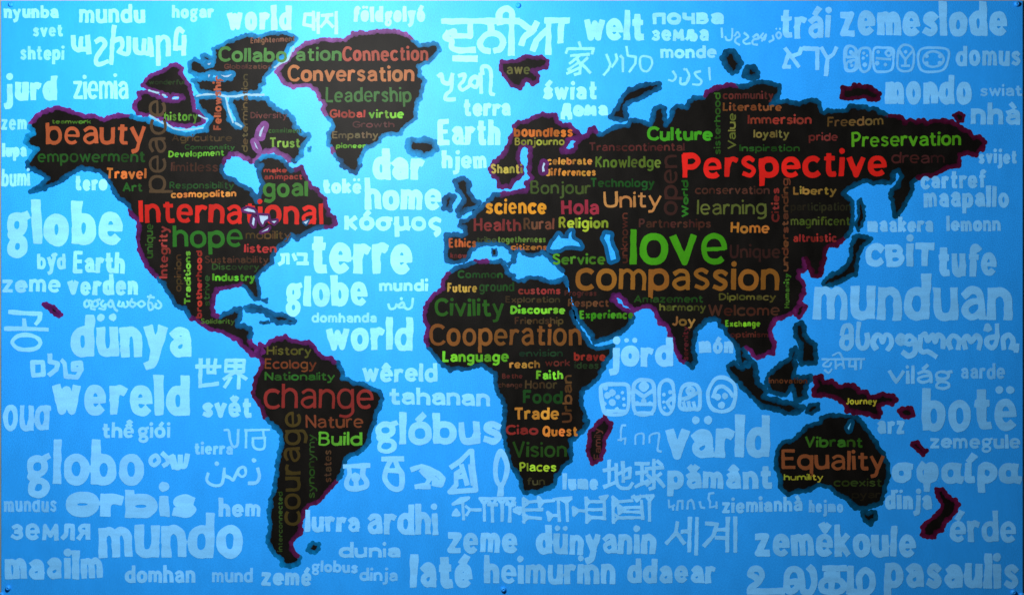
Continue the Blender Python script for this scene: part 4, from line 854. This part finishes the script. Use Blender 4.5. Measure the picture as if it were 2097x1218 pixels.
def parse_strokes(txt, w):
    cur = (0, 0); out = []; mode = None; pts = []
    def flush():
        if mode is None or not pts: return
        if mode == 'o':
            x, y, r = pts[0]
            out.append(([(x, y)], r / ZF))
        else:
            q = list(pts)
            if mode == 's': q = catmull(q)
            if mode == 'c': q = catmull(q, True)
            out.append((q, w / 2))
    for tk in txt.split():
        if tk[0] == '@':
            flush(); pts = []; mode = None
            cur = (TX[int(tk[1])], TY[int(tk[2])])
        elif tk == '|':
            flush(); pts = []; mode = None
        elif tk in ('-', 's', 'c', 'o'):
            flush(); pts = []; mode = tk
        else:
            v = [float(a) for a in tk.split(',')]
            p = (cur[0] + v[0] / ZF, cur[1] + v[1] / ZF)
            pts.append(p + (v[2],) if mode == 'o' else p)
    flush()
    return out

for key, w, txt in STRAITS:
    st = parse_strokes(txt, w)
    st = [(pts, r * rnd.uniform(.8, 1.1), 0) for pts, r in st]
    cx, cy = st[0][0][0]
    wc = np.array([pigment((170, 226, 255), cx, cy)])
    F, OW, x0, y0 = strokes_field(st, .8, .9, rnd.randrange(999))
    V, Fc, ow = region_mesh(F, x0, y0, .8, 0.00040, OW)
    o = link_mesh('strait', V, Fc, M_pale, LANDS[key], np.ones((len(V), 1)) * wc)
    o['label'] = 'thin whitish strait beside the island'

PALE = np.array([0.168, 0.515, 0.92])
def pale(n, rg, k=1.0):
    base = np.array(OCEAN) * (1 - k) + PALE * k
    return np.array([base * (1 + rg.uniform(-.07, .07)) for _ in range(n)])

jobs = []
for i, rec in enumerate(W2):
    text, x0, x1, base, xh, w = rec[:6]
    slope = rec[6] if len(rec) > 6 else 0
    asc = rec[7] if len(rec) > 7 else 1.38
    jobs.append(((x1 - x0) * xh, 'w', i, text, x0, x1, base, xh, w, slope, asc))
for i, (nm, w, txt) in enumerate(WX):
    st = parse_strokes(txt, w)
    xs = [p[0] for q in st for p in q[0]]; ys = [p[1] for q in st for p in q[0]]
    jobs.append(((max(xs) - min(xs)) * (max(ys) - min(ys)) * .8, 'x', i, nm, st, w))
jobs.sort(key=lambda j: -j[0])

def ocean_word(job):
    kind, i = job[1], job[2]
    rg = random.Random('o%s%d' % (kind, i))
    if kind == 'w':
        _, _, _, text, x0, x1, base, xh, w, slope, asc = job
        t2 = []
        k = 0
        dbl = 'G2' in text or text in ('hogar', 'földgolyó') or 'gı' in text
        chars = text.replace('G2', 'g')
        saved = G['g']
        if dbl: G['g'] = G['G2']
        if xh > 40 and w / xh > .2: gp = .06
        else: gp = .09
        chars = chars.replace('gı', 'gi')
        if text.startswith('G2globe') or text.startswith('G2globo'): chars = chars[1:]
        if text.startswith('G2globus'): chars = chars[1:]
        st, n = letter_strokes(chars, x1 - x0, xh, w * 1.02, rg, asc, asc, gap=gp)
        G['g'] = saved
        st = [([(x0 + p[0], base - p[1] + slope * p[0]) for p in pts], r, k) for pts, r, k in st]
        wmean = w
    else:
        _, _, _, text, raw, w = job
        st = [(pts, r * rg.uniform(.93, 1.07), k) for k, (pts, r) in enumerate(raw)]
        n = len(st)
        xh = 30
        wmean = w
    x = np.mean([p[0] for q in st for p in q[0]]); y = np.mean([p[1] for q in st for p in q[0]])
    k = (1.0 if wmean > 6.5 else .84) * (0.70 + 0.36 * min(1.0, lamp_level(x, y) / 2.4))  # lamp brightness put into the colour: words nearer the lamp are painted paler
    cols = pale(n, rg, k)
    return st, n, cols, text if kind == 'x' else chars

MAXW = 100
rest = []
for q, job in enumerate(jobs):
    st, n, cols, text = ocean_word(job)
    if q < MAXW:
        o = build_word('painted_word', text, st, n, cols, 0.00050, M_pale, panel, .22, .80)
        o['label'] = ('word %s in pale blue paint' % text) if job[1] == 'w' else ('word in %s script in pale blue paint' % text)
    else:
        rest.append((st, n, cols))
if rest:
    VV, FF, CC = [], [], []
    for st, n, cols in rest:
        r = np.mean([a[1] for a in st]); h = min(1.9, max(.62, r / 4.2))
        F, OW, x0, y0 = strokes_field(st, h, .13 * r, rnd.randrange(999), flat=.7)
        V, Fc, ow = region_mesh(F, x0, y0, h, 0.00050, OW)
        b = len(VV)
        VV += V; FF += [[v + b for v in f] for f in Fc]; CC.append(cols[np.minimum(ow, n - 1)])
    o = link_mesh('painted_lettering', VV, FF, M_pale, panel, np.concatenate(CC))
    o['kind'] = 'stuff'
    o['label'] = 'smaller words in pale blue paint'
